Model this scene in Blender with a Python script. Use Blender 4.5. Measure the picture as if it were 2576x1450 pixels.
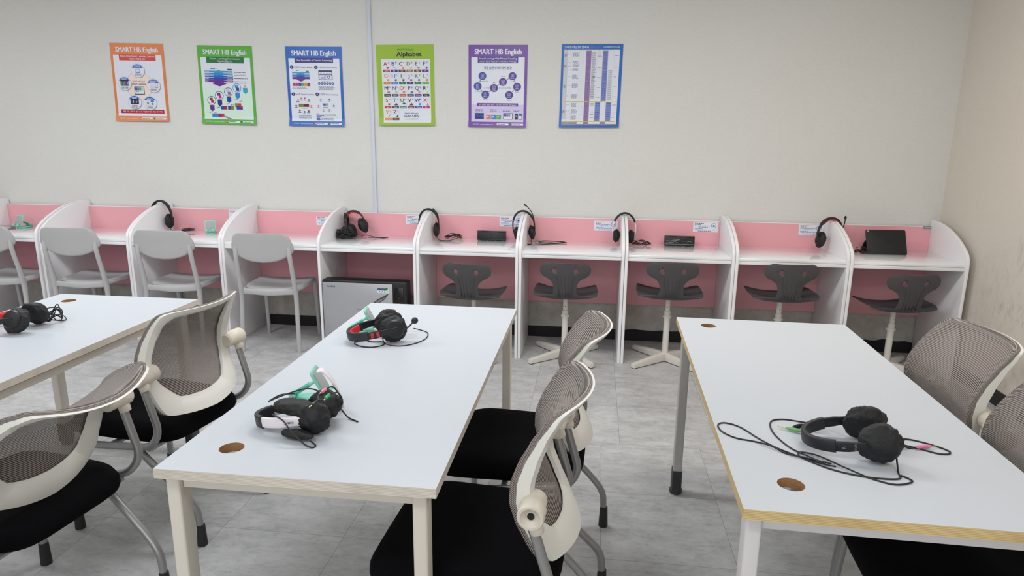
import bpy, bmesh, math, random
from math import sin, cos, pi, radians, sqrt, atan2
from mathutils import Vector, Matrix, noise

for o in list(bpy.data.objects):
    bpy.data.objects.remove(o)
SC = bpy.context.scene
COL = SC.collection
random.seed(7)

# ------------------------------------------------------------------ camera
YAW, PITCH, ROLL, FPX = 0.1200, 0.2284, 0.0101, 1700.9
fw = Vector((-sin(YAW) * cos(PITCH), cos(YAW) * cos(PITCH), -sin(PITCH)))
rt0 = Vector((cos(YAW), sin(YAW), 0))
up0 = rt0.cross(fw)
rt = rt0 * cos(ROLL) + up0 * sin(ROLL)
up = -rt0 * sin(ROLL) + up0 * cos(ROLL)
cam_d = bpy.data.cameras.new('camera')
cam = bpy.data.objects.new('camera', cam_d)
COL.objects.link(cam)
cam.matrix_world = Matrix(((rt.x, up.x, -fw.x, 0.2739), (rt.y, up.y, -fw.y, -4.4320), (rt.z, up.z, -fw.z, 1.5364), (0, 0, 0, 1)))
cam_d.sensor_width = 36.0
cam_d.lens = FPX * 36.0 / 2576.0
cam_d.clip_start = 0.02
SC.camera = cam

# ------------------------------------------------------------------ world, lamps, exposure
w = bpy.data.worlds.new('world')
SC.world = w
w.use_nodes = True
w.node_tree.nodes['Background'].inputs[0].default_value = (0.9, 0.95, 1, 1)
w.node_tree.nodes['Background'].inputs[1].default_value = 0.02
SC.view_settings.view_transform = 'Standard'
SC.view_settings.look = 'None'
SC.view_settings.gamma = 1.0
SC.view_settings.use_curve_mapping = False
SC.view_settings.exposure = -0.46
CEIL = 2.62
AREA_W, POINT_FILL_W, REAR_FILL_W = 1.0, 1.0, 1.7
for lx, ly, pw in [(-4.6, -1.45, 24), (-2.5, -1.45, 26), (-0.5, -1.45, 26), (1.5, -1.45, 20), (-3.3, -4.0, 13), (-0.75, -4.0, 13), (1.35, -4.0, 11), (-1.0, -6.2, 20)]:
    # lit ceiling panel facing down, plus an added point fill for the upper walls
    ld = bpy.data.lights.new('ceiling_panel_lamp', 'AREA')
    ld.shape = 'RECTANGLE'
    ld.size, ld.size_y = 1.2, 0.32
    ld.energy = pw * AREA_W
    ld.color = (0.95, 0.975, 1.0) if lx < 1.4 else (1.0, 0.93, 0.85)
    lo = bpy.data.objects.new('ceiling_panel_lamp', ld)
    lo.location = (lx, ly, CEIL - 0.12)
    COL.objects.link(lo)
    ld = bpy.data.lights.new('upper_wall_fill', 'POINT')
    ld.shadow_soft_size = 0.16
    ld.energy = pw * 0.5 * POINT_FILL_W
    ld.color = (0.95, 0.975, 1.0) if lx < 1.4 else (1.0, 0.93, 0.85)
    lo = bpy.data.objects.new('upper_wall_fill', ld)
    lo.location = (lx, ly, CEIL - 0.30)
    COL.objects.link(lo)
# added soft fill from behind the camera, lifts the surfaces that face it
ld = bpy.data.lights.new('rear_fill', 'AREA')
ld.shape = 'RECTANGLE'
ld.size, ld.size_y = 5.0, 1.3
ld.energy = 35 * REAR_FILL_W
ld.color = (0.93, 0.97, 1.0)
lo = bpy.data.objects.new('rear_fill', ld)
lo.location = (-1.2, -7.45, 1.75)
lo.rotation_euler = (radians(90), 0, 0)
COL.objects.link(lo)

# ------------------------------------------------------------------ materials
def lin(c):
    c = c / 255.0
    return c / 12.92 if c <= 0.04045 else ((c + 0.055) / 1.055) ** 2.4
def rgb(r, g, b):
    return (lin(r), lin(g), lin(b), 1)
MATS = {}
def mat(name, col, rough=0.5, metal=0.0, spec=0.5, bump=None, var=None, coat=0.0, sheen=0.0):
    """plain procedural material; bump = (scale, distance), var = (scale, amount)"""
    m = bpy.data.materials.new(name)
    m.use_nodes = True
    nt = m.node_tree
    b = nt.nodes['Principled BSDF']
    b.inputs['Base Color'].default_value = col
    b.inputs['Roughness'].default_value = rough
    b.inputs['Metallic'].default_value = metal
    b.inputs['Specular IOR Level'].default_value = spec
    b.inputs['Coat Weight'].default_value = coat
    b.inputs['Coat IOR'].default_value = 1.6
    b.inputs['Sheen Weight'].default_value = sheen
    tc = nt.nodes.new('ShaderNodeTexCoord')
    if var:
        n = nt.nodes.new('ShaderNodeTexNoise')
        n.inputs['Scale'].default_value = var[0]
        n.inputs['Detail'].default_value = 5
        mx = nt.nodes.new('ShaderNodeMix')
        mx.data_type = 'RGBA'
        k = 1 - var[1]
        mx.inputs[6].default_value = (col[0] * k, col[1] * k, col[2] * k, 1)
        mx.inputs[7].default_value = tuple(min(1, c * (1 + var[1] * .5)) for c in col[:3]) + (1,)
        nt.links.new(tc.outputs['Object'], n.inputs['Vector'])
        nt.links.new(n.outputs['Fac'], mx.inputs[0])
        nt.links.new(mx.outputs[2], b.inputs['Base Color'])
    if bump:
        n = nt.nodes.new('ShaderNodeTexNoise')
        n.inputs['Scale'].default_value = bump[0]
        n.inputs['Detail'].default_value = 3
        bp = nt.nodes.new('ShaderNodeBump')
        bp.inputs['Strength'].default_value = 1
        bp.inputs['Distance'].default_value = bump[1]
        nt.links.new(tc.outputs['Object'], n.inputs['Vector'])
        nt.links.new(n.outputs['Fac'], bp.inputs['Height'])
        nt.links.new(bp.outputs[0], b.inputs['Normal'])
    MATS[name] = m
    return m

def nodes_of(name):
    m = bpy.data.materials.new(name)
    m.use_nodes = True
    nt = m.node_tree
    MATS[name] = m
    def N(t, **k):
        n = nt.nodes.new('ShaderNode' + t)
        for a, v in k.items():
            setattr(n, a, v)
        return n
    def L(a, b):
        nt.links.new(a, b)
    def MATH(op, a, b=None, c=None):
        n = N('Math', operation=op)
        for i, x in enumerate((a, b, c)):
            if x is None: continue
            if isinstance(x, (int, float)): n.inputs[i].default_value = x
            else: L(x, n.inputs[i])
        return n.outputs[0]
    def MIX(fac, a, b):
        n = N('Mix', data_type='RGBA')
        for i, x in ((0, fac), (6, a), (7, b)):
            if isinstance(x, (int, float)): n.inputs[i].default_value = x
            elif isinstance(x, tuple): n.inputs[i].default_value = x
            else: L(x, n.inputs[i])
        return n.outputs[2]
    def RAMP(x, a, b):
        n = N('MapRange')
        n.inputs[1].default_value, n.inputs[2].default_value = a, b
        L(x, n.inputs[0])
        return n.outputs[0]
    def NOISE(vec, scale, detail=4, rough=0.55):
        n = N('TexNoise')
        n.inputs['Scale'].default_value = scale
        n.inputs['Detail'].default_value = detail
        n.inputs['Roughness'].default_value = rough
        L(vec, n.inputs['Vector'])
        return n.outputs['Fac']
    return m, nt, nt.nodes['Principled BSDF'], N, L, MATH, MIX, RAMP, NOISE

def wallpaper(name, base, dirt, axis):
    """woven wallpaper: fine weave bump, faint seams, grime near the floor; axis = horizontal direction of the wall"""
    m, nt, b, N, L, MATH, MIX, RAMP, NOISE = nodes_of(name)
    tc = N('TexCoord')
    sp = N('Separate' + 'XYZ')
    L(tc.outputs['Object'], sp.inputs[0])
    h, z = sp.outputs[axis], sp.outputs[2]
    mp = N('Mapping')
    mp.inputs['Scale'].default_value = (60, 60, 420)
    L(tc.outputs['Object'], mp.inputs[0])
    n1 = NOISE(mp.outputs[0], 1, 2)
    mp2 = N('Mapping')
    mp2.inputs['Scale'].default_value = (420, 420, 60)
    L(tc.outputs['Object'], mp2.inputs[0])
    n2 = NOISE(mp2.outputs[0], 1, 2)
    weave = MATH('ADD', n1, n2)
    big = NOISE(tc.outputs['Object'], 1.1, 3)
    c = MIX(RAMP(weave, 0.6, 1.4), tuple(x * 0.93 for x in base[:3]) + (1,), tuple(min(1, x * 1.05) for x in base[:3]) + (1,))
    c = MIX(MATH('MULTIPLY', RAMP(big, 0.45, 0.75), 0.12), c, dirt)
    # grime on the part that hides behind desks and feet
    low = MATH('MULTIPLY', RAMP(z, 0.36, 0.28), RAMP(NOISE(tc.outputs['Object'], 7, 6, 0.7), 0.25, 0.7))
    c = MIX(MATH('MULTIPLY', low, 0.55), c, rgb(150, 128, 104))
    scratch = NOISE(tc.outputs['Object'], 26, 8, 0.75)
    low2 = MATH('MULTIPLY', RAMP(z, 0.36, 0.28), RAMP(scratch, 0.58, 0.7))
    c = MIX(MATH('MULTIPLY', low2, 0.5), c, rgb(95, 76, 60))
    seam = MATH('LESS_THAN', MATH('ABSOLUTE', MATH('SUBTRACT', MATH('FRACT', MATH('ADD', MATH('DIVIDE', h, 0.93), 0.37)), 0.5)), 0.0012)
    c = MIX(MATH('MULTIPLY', seam, 0.25), c, dirt)
    L(c, b.inputs['Base Color'])
    b.inputs['Roughness'].default_value = 0.75
    b.inputs['Specular IOR Level'].default_value = 0.25
    bp = N('Bump')
    bp.inputs['Distance'].default_value = 0.0006
    bp.inputs['Strength'].default_value = 0.5
    L(weave, bp.inputs['Height'])
    L(bp.outputs[0], b.inputs['Normal'])
    return m, nt, b, N, L, MATH, MIX, RAMP, NOISE, tc, sp, c

wallpaper('wallpaper', rgb(219, 218, 214), rgb(200, 196, 189), 0)
m, nt, b, N, L, MATH, MIX, RAMP, NOISE, tc, sp, c = wallpaper('wallpaper_side', rgb(224, 216, 205), rgb(200, 191, 178), 1)
# grey scuff marks on the side wall, where chairs and hands have rubbed it
def blob(yc, zc, ry, rz):
    dy = MATH('DIVIDE', MATH('SUBTRACT', sp.outputs[1], yc), ry)
    dz = MATH('DIVIDE', MATH('SUBTRACT', sp.outputs[2], zc), rz)
    d = MATH('ADD', MATH('MULTIPLY', dy, dy), MATH('MULTIPLY', dz, dz))
    return RAMP(d, 1.0, 0.2)
mp = N('Mapping')
mp.inputs['Scale'].default_value = (1, 2.2, 1.1)
L(tc.outputs['Object'], mp.inputs[0])
sc_n = RAMP(NOISE(mp.outputs[0], 11, 6, 0.7), 0.46, 0.66)
allb = MATH('MAXIMUM', MATH('MAXIMUM', blob(-0.52, 0.90, 0.20, 0.16), blob(-0.45, 0.56, 0.30, 0.07)), MATH('MULTIPLY', blob(-0.2, 0.55, 0.5, 0.4), 0.35))
c = MIX(MATH('MULTIPLY', MATH('MULTIPLY', sc_n, allb), 0.4), c, rgb(120, 112, 106))
L(c, b.inputs['Base Color'])

# grey stone-print vinyl tiles
m, nt, b, N, L, MATH, MIX, RAMP, NOISE = nodes_of('vinyl_tile')
tc = N('TexCoord'); sp = N('SeparateXYZ')
L(tc.outputs['Object'], sp.inputs[0])
x, y = sp.outputs[0], sp.outputs[1]
TX, TY = 0.493, 0.482
row = MATH('FLOOR', MATH('DIVIDE', MATH('ADD', y, 1.236), TY))
off = MATH('MULTIPLY', MATH('GREATER_THAN', row, -0.5), 0.1)
fx = MATH('DIVIDE', MATH('SUBTRACT', MATH('SUBTRACT', x, 0.345), off), TX)
fy = MATH('DIVIDE', MATH('ADD', y, 1.236), TY)
def joint(f, wdt):
    return MATH('LESS_THAN', MATH('SUBTRACT', 0.5, MATH('ABSOLUTE', MATH('SUBTRACT', MATH('FRACT', f), 0.5))), wdt)
jt = MATH('MAXIMUM', joint(fx, 0.0024), joint(fy, 0.0024))
cb = N('CombineXYZ')
L(MATH('FLOOR', fx), cb.inputs[0]); L(row, cb.inputs[1])
wn = N('TexWhiteNoise', noise_dimensions='3D')
L(cb.outputs[0], wn.inputs['Vector'])
ofs = N('VectorMath', operation='MULTIPLY_ADD')
L(wn.outputs['Color'], ofs.inputs[0]); ofs.inputs[1].default_value = (9, 9, 9); L(tc.outputs['Object'], ofs.inputs[2])
mp = N('Mapping'); mp.inputs['Scale'].default_value = (1, 1.9, 1)
L(ofs.outputs[0], mp.inputs[0])
n1 = NOISE(mp.outputs[0], 5, 8, 0.68)
n2 = NOISE(mp.outputs[0], 30, 6, 0.7)
n3 = NOISE(mp.outputs[0], 75, 3, 0.6)
c = MIX(RAMP(n1, 0.33, 0.68), rgb(160, 160, 160), rgb(204, 204, 203))
c = MIX(MATH('MULTIPLY', RAMP(n2, 0.40, 0.66), 0.42), c, rgb(206, 206, 205))
c = MIX(MATH('MULTIPLY', RAMP(n2, 0.46, 0.34), 0.30), c, rgb(140, 140, 141))
c = MIX(MATH('MULTIPLY', RAMP(n3, 0.29, 0.23), 0.75), c, rgb(100, 100, 102))
c = MIX(MATH('MULTIPLY', MATH('SUBTRACT', wn.outputs['Value'], 0.5), 0.14), c, rgb(225, 225, 225))
c = MIX(MATH('MULTIPLY', jt, 0.6), c, rgb(112, 112, 112))
L(c, b.inputs['Base Color'])
L(MATH('ADD', MATH('MULTIPLY', n2, 0.2), 0.33), b.inputs['Roughness'])
b.inputs['Specular IOR Level'].default_value = 0.35
bp = N('Bump'); bp.inputs['Distance'].default_value = 0.0008; bp.inputs['Strength'].default_value = 0.6
L(MATH('SUBTRACT', n2, MATH('MULTIPLY', jt, 1.0)), bp.inputs['Height'])
L(bp.outputs[0], b.inputs['Normal'])

mat('ceiling_white', rgb(244, 244, 243), 0.9)
mat('base_black', rgb(26, 25, 28), 0.5, var=(12, .4))
mat('laminate', rgb(246, 246, 248), 0.05, spec=0.6, coat=0.5)
mat('laminate_side', rgb(240, 239, 241), 0.34, spec=0.45, bump=(260, 0.00006))
mat('laminate_dark', rgb(120, 118, 118), 0.5)
mat('pink', rgb(234, 168, 177), 0.38, spec=0.4, bump=(220, 0.00005))
mat('card', rgb(228, 230, 238), 0.3)
mat('table_white', rgb(196, 201, 207), 0.36, spec=0.45, bump=(420, 0.00009))
mat('metal_cream', rgb(222, 214, 202), 0.42, spec=0.4, bump=(500, 0.00005))
mat('metal_white', rgb(226, 222, 222), 0.42, spec=0.4, bump=(500, 0.00005))
mat('metal_white_shade', rgb(186, 183, 178), 0.42, spec=0.4)
mat('boot', rgb(58, 58, 60), 0.55)
mat('particle', rgb(168, 126, 84), 0.9, var=(160, .45), bump=(200, 0.001))
mat('chair_white', rgb(184, 183, 184), 0.45, spec=0.4, bump=(400, 0.00005))
mat('chair_grey', rgb(76, 74, 76), 0.52, spec=0.4, bump=(700, 0.0001))
mat('steel_white', rgb(224, 220, 212), 0.38, spec=0.45)
mat('hole_black', rgb(22, 20, 20), 0.7)
mat('cream', rgb(230, 228, 220), 0.42, spec=0.4)
mat('cream_hub', rgb(218, 209, 194), 0.4, spec=0.45)
mat('tube_grey', rgb(158, 157, 157), 0.33, metal=0.55, spec=0.5)
mat('rubber', rgb(36, 35, 37), 0.6)
mat('seat_black', rgb(11, 10, 13), 0.95, spec=0.08, bump=(900, 0.0002), sheen=0.0)
mat('hs_black', rgb(24, 24, 27), 0.42, spec=0.45)
mat('hs_gloss', rgb(18, 18, 20), 0.18, spec=0.5)
mat('hs_leather', rgb(38, 38, 42), 0.46, spec=0.45, bump=(300, 0.0002))
mat('hs_red', rgb(200, 40, 48), 0.5)
mat('hs_white', rgb(232, 224, 228), 0.35)
mat('cover', rgb(20, 20, 22), 0.58, spec=0.45, bump=(30, 0.008))
mat('cord', rgb(24, 24, 26), 0.45)
mat('cord_grey', rgb(150, 146, 136), 0.4, metal=.5)
mat('plug_pink', rgb(230, 130, 165), 0.4)
mat('plug_green', rgb(110, 178, 105), 0.4)
mat('plug_emerald', rgb(40, 170, 100), 0.4)
mat('plug_black', rgb(24, 24, 26), 0.35)
mat('gold', rgb(214, 190, 130), 0.25, metal=1)
mat('mint', rgb(140, 216, 192), 0.4)
mat('mint_metal', rgb(80, 180, 160), 0.3, metal=.5)
mat('pad_grey', rgb(166, 170, 170), 0.6)
mat('case_black', rgb(20, 20, 22), 0.4, bump=(300, 0.0002))
mat('wrap', rgb(30, 30, 32), 0.1, coat=1.0, bump=(40, 0.004))
mat('wrap_glint', rgb(150, 150, 152), 0.2)
mat('lens', rgb(190, 150, 150), 0.3)
mat('silver_face', rgb(176, 177, 181), 0.3, metal=0.25, spec=0.5, bump=(600, 0.00004))
mat('dark_grey', rgb(70, 70, 74), 0.4)
mat('mid_grey', rgb(132, 132, 136), 0.4)
mat('raceway', rgb(206, 212, 226), 0.4)
for nm, cc in dict(white=(222, 225, 235), orange=(222, 126, 66), red=(206, 56, 44), blue=(34, 98, 186), navy=(48, 44, 128), green=(92, 172, 66), dgreen=(36, 116, 62), lime=(150, 186, 44), violet=(112, 66, 158), dviolet=(70, 44, 140), lilac=(206, 196, 232), sky=(56, 130, 214), teal=(60, 160, 190), indigo=(52, 66, 160), purple=(98, 42, 140), black=(34, 34, 36), grey=(140, 142, 150), lgrey=(196, 198, 204), pale_green=(208, 232, 218), peach=(240, 218, 208), magenta=(190, 40, 120), brown=(120, 66, 36), olive=(126, 130, 60), yellow=(236, 226, 120), mauve=(146, 116, 166), peri=(122, 134, 196), maroon=(110, 36, 52), amber=(232, 140, 40), tan=(206, 170, 120), slate=(70, 84, 110), crimson=(178, 30, 44), cyan=(90, 190, 200), pinkish=(240, 110, 130), ochre=(150, 120, 40)).items():
    mat('ink_' + nm, rgb(*cc), 0.35, spec=0.4)

# plywood edge: thin layers running along the board
for nm, c1, c2 in (('ply_edge', (222, 213, 200), (190, 177, 162)), ('ply_edge_yellow', (226, 200, 146), (188, 156, 100))):
    m, nt, b, N, L, MATH, MIX, RAMP, NOISE = nodes_of(nm)
    tc = N('TexCoord'); sp = N('SeparateXYZ'); L(tc.outputs['Object'], sp.inputs[0])
    f = MATH('FRACT', MATH('MULTIPLY', sp.outputs[2], 1 / 0.0037))
    st = MATH('GREATER_THAN', f, 0.62)
    n = NOISE(tc.outputs['Object'], 9, 5)
    c = MIX(MATH('MULTIPLY', st, 0.75), rgb(*c1), rgb(*c2))
    c = MIX(MATH('MULTIPLY', RAMP(n, .5, .8), .5), c, rgb(*[int(k * .86) for k in c2]))
    L(c, b.inputs['Base Color'])
    b.inputs['Roughness'].default_value = 0.55

# ribbed see-through netting of the chair backs; uv = metres across / metres up
m, nt, b, N, L, MATH, MIX, RAMP, NOISE = nodes_of('netting')
uvn = N('UVMap'); uvn.uv_map = 'UVMap'
sp = N('SeparateXYZ'); L(uvn.outputs[0], sp.inputs[0])
rib = MATH('ABSOLUTE', MATH('SUBTRACT', MATH('FRACT', MATH('MULTIPLY', sp.outputs[1], 1 / 0.0052)), 0.5))
thr = MATH('ABSOLUTE', MATH('SUBTRACT', MATH('FRACT', MATH('MULTIPLY', sp.outputs[0], 1 / 0.0026)), 0.5))
gap = MATH('MULTIPLY', MATH('GREATER_THAN', rib, 0.40), MATH('GREATER_THAN', thr, 0.16))
c = MIX(RAMP(rib, 0.10, 0.34), rgb(160, 149, 143), rgb(82, 74, 71))
tc = N('TexCoord')
dirt = RAMP(NOISE(tc.outputs['Object'], 9, 5, .6), .62, .78)
c = MIX(MATH('MULTIPLY', dirt, .25), c, rgb(84, 78, 76))
L(c, b.inputs['Base Color'])
b.inputs['Roughness'].default_value = 0.7
tr = N('BsdfTransparent')
mxs = N('MixShader')
L(gap, mxs.inputs[0]); L(b.outputs[0], mxs.inputs[1]); L(tr.outputs[0], mxs.inputs[2])
L(mxs.outputs[0], nt.nodes['Material Output'].inputs[0])

# ------------------------------------------------------------------ mesh building
def V(*a): return Vector(a)
class MB:
    def __init__(s): s.v, s.f, s.m, s.uv = [], [], [], None
    def add(s, vs, fs, mi=0, M=None):
        o = len(s.v)
        s.v += [(M @ Vector(p)) if M else Vector(p) for p in vs]
        s.f += [tuple(i + o for i in f) for f in fs]
        s.m += [mi] * len(fs)
        return s
    def absorb(s, bm, mi=0, M=None):
        bm.verts.index_update()
        s.add([v.co.copy() for v in bm.verts], [[v.index for v in f.verts] for f in bm.faces], mi, M)
        bm.free()
        return s
    def box(s, x0, x1, y0, y1, z0, z1, mi=0, bev=0.0, seg=2, M=None):
        bm = bmesh.new()
        bmesh.ops.create_cube(bm, size=1)
        for v in bm.verts:
            v.co = V((x0 + x1) / 2 + v.co.x * (x1 - x0), (y0 + y1) / 2 + v.co.y * (y1 - y0), (z0 + z1) / 2 + v.co.z * (z1 - z0))
        if bev > 0:
            bmesh.ops.bevel(bm, geom=bm.edges[:], offset=bev, segments=seg, affect='EDGES', profile=0.5)
        return s.absorb(bm, mi, M)
    def prism(s, poly, d0, d1, axis='x', mi=0, bev=0.0, M=None):
        """poly in the plane of the two other axes, extruded from d0 to d1 along axis"""
        def P(a, b, d):
            return {'x': (d, a, b), 'y': (a, d, b), 'z': (a, b, d)}[axis]
        bm = bmesh.new()
        A = [bm.verts.new(P(a, b, d0)) for a, b in poly]
        B = [bm.verts.new(P(a, b, d1)) for a, b in poly]
        n = len(poly)
        fa = bm.faces.new(A); fb = bm.faces.new(B[::-1])
        for i in range(n):
            bm.faces.new((A[i], A[(i + 1) % n], B[(i + 1) % n], B[i]))
        bmesh.ops.recalc_face_normals(bm, faces=bm.faces[:])
        if bev > 0:
            es = list(set(fa.edges[:] + fb.edges[:]))
            bmesh.ops.bevel(bm, geom=es, offset=bev, segments=2, affect='EDGES', profile=0.5)
        return s.absorb(bm, mi, M)
    def lathe(s, prof, mi=0, M=None, seg=24, cap=True):
        """profile [(radius, height)] around local z"""
        vs, fs = [], []
        for r, h in prof:
            for k in range(seg):
                a = 2 * pi * k / seg
                vs.append((r * cos(a), r * sin(a), h))
        for i in range(len(prof) - 1):
            for k in range(seg):
                k2 = (k + 1) % seg
                fs.append((i * seg + k, i * seg + k2, (i + 1) * seg + k2, (i + 1) * seg + k))
        if cap:
            fs.append(tuple(range(seg))[::-1]); fs.append(tuple(range((len(prof) - 1) * seg, len(prof) * seg)))
        return s.add(vs, fs, mi, M)
    def sweep(s, path, sect, mi=0, ref=None, scale=None, M=None, closed=False, cap=True):
        """sect: [(a, b)] in the frame (N, B); ref: fixed B direction, else parallel transport; scale: per point factor"""
        path = [Vector(p) for p in path]
        n = len(path); k = len(sect)
        T = []
        for i in range(n):
            if closed: t = path[(i + 1) % n] - path[i - 1]
            else: t = path[min(i + 1, n - 1)] - path[max(i - 1, 0)]
            T.append(t.normalized() if t.length > 1e-9 else V(0, 0, 1))
        if ref is None:
            a = V(0, 0, 1) if abs(T[0].z) < 0.9 else V(1, 0, 0)
            N0 = (a - T[0] * a.dot(T[0])).normalized()
        vs = []
        for i in range(n):
            if ref is not None:
                r = Vector(ref)
                B = (r - T[i] * r.dot(T[i])).normalized()
                Nn = B.cross(T[i])
            else:
                N0 = (N0 - T[i] * N0.dot(T[i])).normalized()
                Nn = N0; B = T[i].cross(Nn)
            sc = 1 if scale is None else scale[i]
            sa, sb = sc if isinstance(sc, tuple) else (sc, sc)
            for a, b in sect:
                vs.append(path[i] + Nn * a * sa + B * b * sb)
        fs = []
        for i in range(n if closed else n - 1):
            j = (i + 1) % n
            for q in range(k):
                q2 = (q + 1) % k
                fs.append((i * k + q, i * k + q2, j * k + q2, j * k + q))
        if cap and not closed:
            fs.append(tuple(range(k))[::-1]); fs.append(tuple(range((n - 1) * k, n * k)))
        return s.add(vs, fs, mi, M)
    def tube(s, path, r, mi=0, seg=10, M=None, closed=False, scale=None):
        return s.sweep(path, [(r * cos(2 * pi * q / seg), r * sin(2 * pi * q / seg)) for q in range(seg)], mi, None, scale, M, closed)
    def ball(s, c, r, mi=0, n=16, M=None, fn=None):
        """uv ball; r = (rx, ry, rz); fn(direction) -> radius factor"""
        vs, fs = [], []
        c = Vector(c)
        rings = n // 2 + 1
        for i in range(rings + 1):
            th = pi * i / rings
            for k in range(n):
                d = V(sin(th) * cos(2 * pi * k / n), sin(th) * sin(2 * pi * k / n), cos(th))
                q = 1 if fn is None else fn(d)
                vs.append(c + V(d.x * r[0], d.y * r[1], d.z * r[2]) * q)
        for i in range(rings):
            for k in range(n):
                k2 = (k + 1) % n
                fs.append((i * n + k, (i + 1) * n + k, (i + 1) * n + k2, i * n + k2))
        return s.add(vs, fs, mi, M)
    def build(s, name, mats, parent=None, angle=38, recalc=True, smooth=True):
        me = bpy.data.meshes.new(name)
        me.from_pydata([tuple(v) for v in s.v], [], s.f)
        for mm in (mats if isinstance(mats, (list, tuple)) else [mats]):
            me.materials.append(MATS[mm])
        me.polygons.foreach_set('material_index', s.m)
        if recalc:
            bm = bmesh.new(); bm.from_mesh(me)
            bmesh.ops.remove_doubles(bm, verts=bm.verts[:], dist=1e-6)
            bmesh.ops.recalc_face_normals(bm, faces=bm.faces[:])
            bm.to_mesh(me); bm.free()
        if s.uv:
            lay = me.uv_layers.new(name='UVMap')
            for lp in me.loops:
                lay.data[lp.index].uv = s.uv[lp.vertex_index]
        if smooth:
            me.polygons.foreach_set('use_smooth', [True] * len(me.polygons))
            me.set_sharp_from_angle(angle=radians(angle))
        me.update()
        o = bpy.data.objects.new(name, me)
        COL.objects.link(o)
        if parent: o.parent = parent
        return o

def tag(o, label, cat=None, group=None, kind=None):
    if label: o['label'] = label
    if cat: o['category'] = cat
    if group: o['group'] = group
    if kind: o['kind'] = kind
    return o
def thing(name, label, cat, group=None, M=None, loc=(0, 0, 0), rz=0):
    o = bpy.data.objects.new(name, None)
    o.empty_display_size = 0.05
    COL.objects.link(o)
    o.matrix_world = M if M is not None else Matrix.Translation(Vector(loc)) @ Matrix.Rotation(rz, 4, 'Z')
    return tag(o, label, cat, group)
def dup(root, M, label):
    r = root.copy(); COL.objects.link(r); r.matrix_world = M; r['label'] = label
    for ch in list(root.children):
        c = ch.copy(); COL.objects.link(c); c.parent = r
        for g in ch.children:
            d = g.copy(); COL.objects.link(d); d.parent = c
    return r
def place(x, y, z=0, rz=0):
    return Matrix.Translation((x, y, z)) @ Matrix.Rotation(rz, 4, 'Z')
def cat_rom(pts, per=8, closed=False):
    P = [Vector(p) for p in pts]; n = len(P); out = []
    rng = n if closed else n - 1
    for i in range(rng):
        if closed: a, b, c, d = P[i - 1], P[i], P[(i + 1) % n], P[(i + 2) % n]
        else: a, b, c, d = P[max(i - 1, 0)], P[i], P[i + 1], P[min(i + 2, n - 1)]
        for k in range(per):
            t = k / per
            out.append(0.5 * ((2 * b) + (c - a) * t + (2 * a - 5 * b + 4 * c - d) * t * t + (3 * b - a - 3 * c + d) * t ** 3))
    if not closed: out.append(P[-1])
    return out
def fillet(pts, rad, seg=6):
    """polyline with rounded corners"""
    P = [Vector(p) for p in pts]; out = [P[0]]
    for i in range(1, len(P) - 1):
        r = rad[i - 1] if isinstance(rad, (list, tuple)) else rad
        a = (P[i - 1] - P[i]).normalized(); b = (P[i + 1] - P[i]).normalized()
        l = min(r, (P[i - 1] - P[i]).length * .49, (P[i + 1] - P[i]).length * .49)
        for k in range(seg + 1):
            t = k / seg
            out.append((P[i] + a * l) * (1 - t) ** 2 + P[i] * 2 * t * (1 - t) + (P[i] + b * l) * t * t)
    out.append(P[-1])
    return out
def rrect(w, h, r, n=4, cx=0, cy=0):
    out = []
    for sx, sy, a0 in ((1, 1, 0), (-1, 1, 90), (-1, -1, 180), (1, -1, 270)):
        for k in range(n + 1):
            a = radians(a0 + 90 * k / n)
            out.append((cx + sx * (w / 2 - r) + r * cos(a), cy + sy * (h / 2 - r) + r * sin(a)))
    return out
_glyph = {}
def text_mesh(body, bold=0.0):
    """verts (x, y) at size 1 and faces of a line of lettering"""
    key = (body, bold)
    if key not in _glyph:
        cu = bpy.data.curves.new('t', 'FONT')
        cu.body = body; cu.size = 1; cu.offset = bold; cu.resolution_u = 2
        ob = bpy.data.objects.new('t', cu)
        me = ob.to_mesh()
        vs = [(v.co.x, v.co.y) for v in me.vertices]
        fs = [tuple(p.vertices) for p in me.polygons]
        ob.to_mesh_clear()
        bpy.data.objects.remove(ob); bpy.data.curves.remove(cu)
        _glyph[key] = (vs, fs)
    return _glyph[key]
def lettering(mb, body, size, P, align='C', mi=0, bold=0.0, width=None):
    """P(x, y) -> world point; the text is centred, left or right at 0, baseline at 0"""
    vs, fs = text_mesh(body, bold)
    if not vs: return
    x0 = min(v[0] for v in vs); x1 = max(v[0] for v in vs)
    sx = size if width is None else width / (x1 - x0)
    ox = {'C': (x0 + x1) / 2, 'L': x0, 'R': x1}[align]
    mb.add([P((x - ox) * sx, y * size) for x, y in vs], fs, mi)

# ------------------------------------------------------------------ the room
WY, RX = 0.545, 2.645           # back wall, right wall
LX, FY = -6.2, -7.6
def slab(name, mname, *b, label=None):
    o = MB().box(*b).build(name, mname, smooth=False)
    return tag(o, label, None, None, 'structure')
slab('floor', 'vinyl_tile', LX, RX, FY, WY, -0.06, 0)
slab('wall_back', 'wallpaper', LX, RX + .1, WY, WY + .1, -0.06, CEIL)
slab('wall_right', 'wallpaper_side', RX, RX + .1, FY, WY, -0.06, CEIL)
slab('wall_left', 'wallpaper_side', LX - .1, LX, FY, WY + .1, -0.06, CEIL)
slab('wall_front', 'wallpaper', LX - .1, RX + .1, FY - .1, FY, -0.06, CEIL)
slab('ceiling', 'ceiling_white', LX, RX, FY, WY, CEIL, CEIL + .06)
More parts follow.
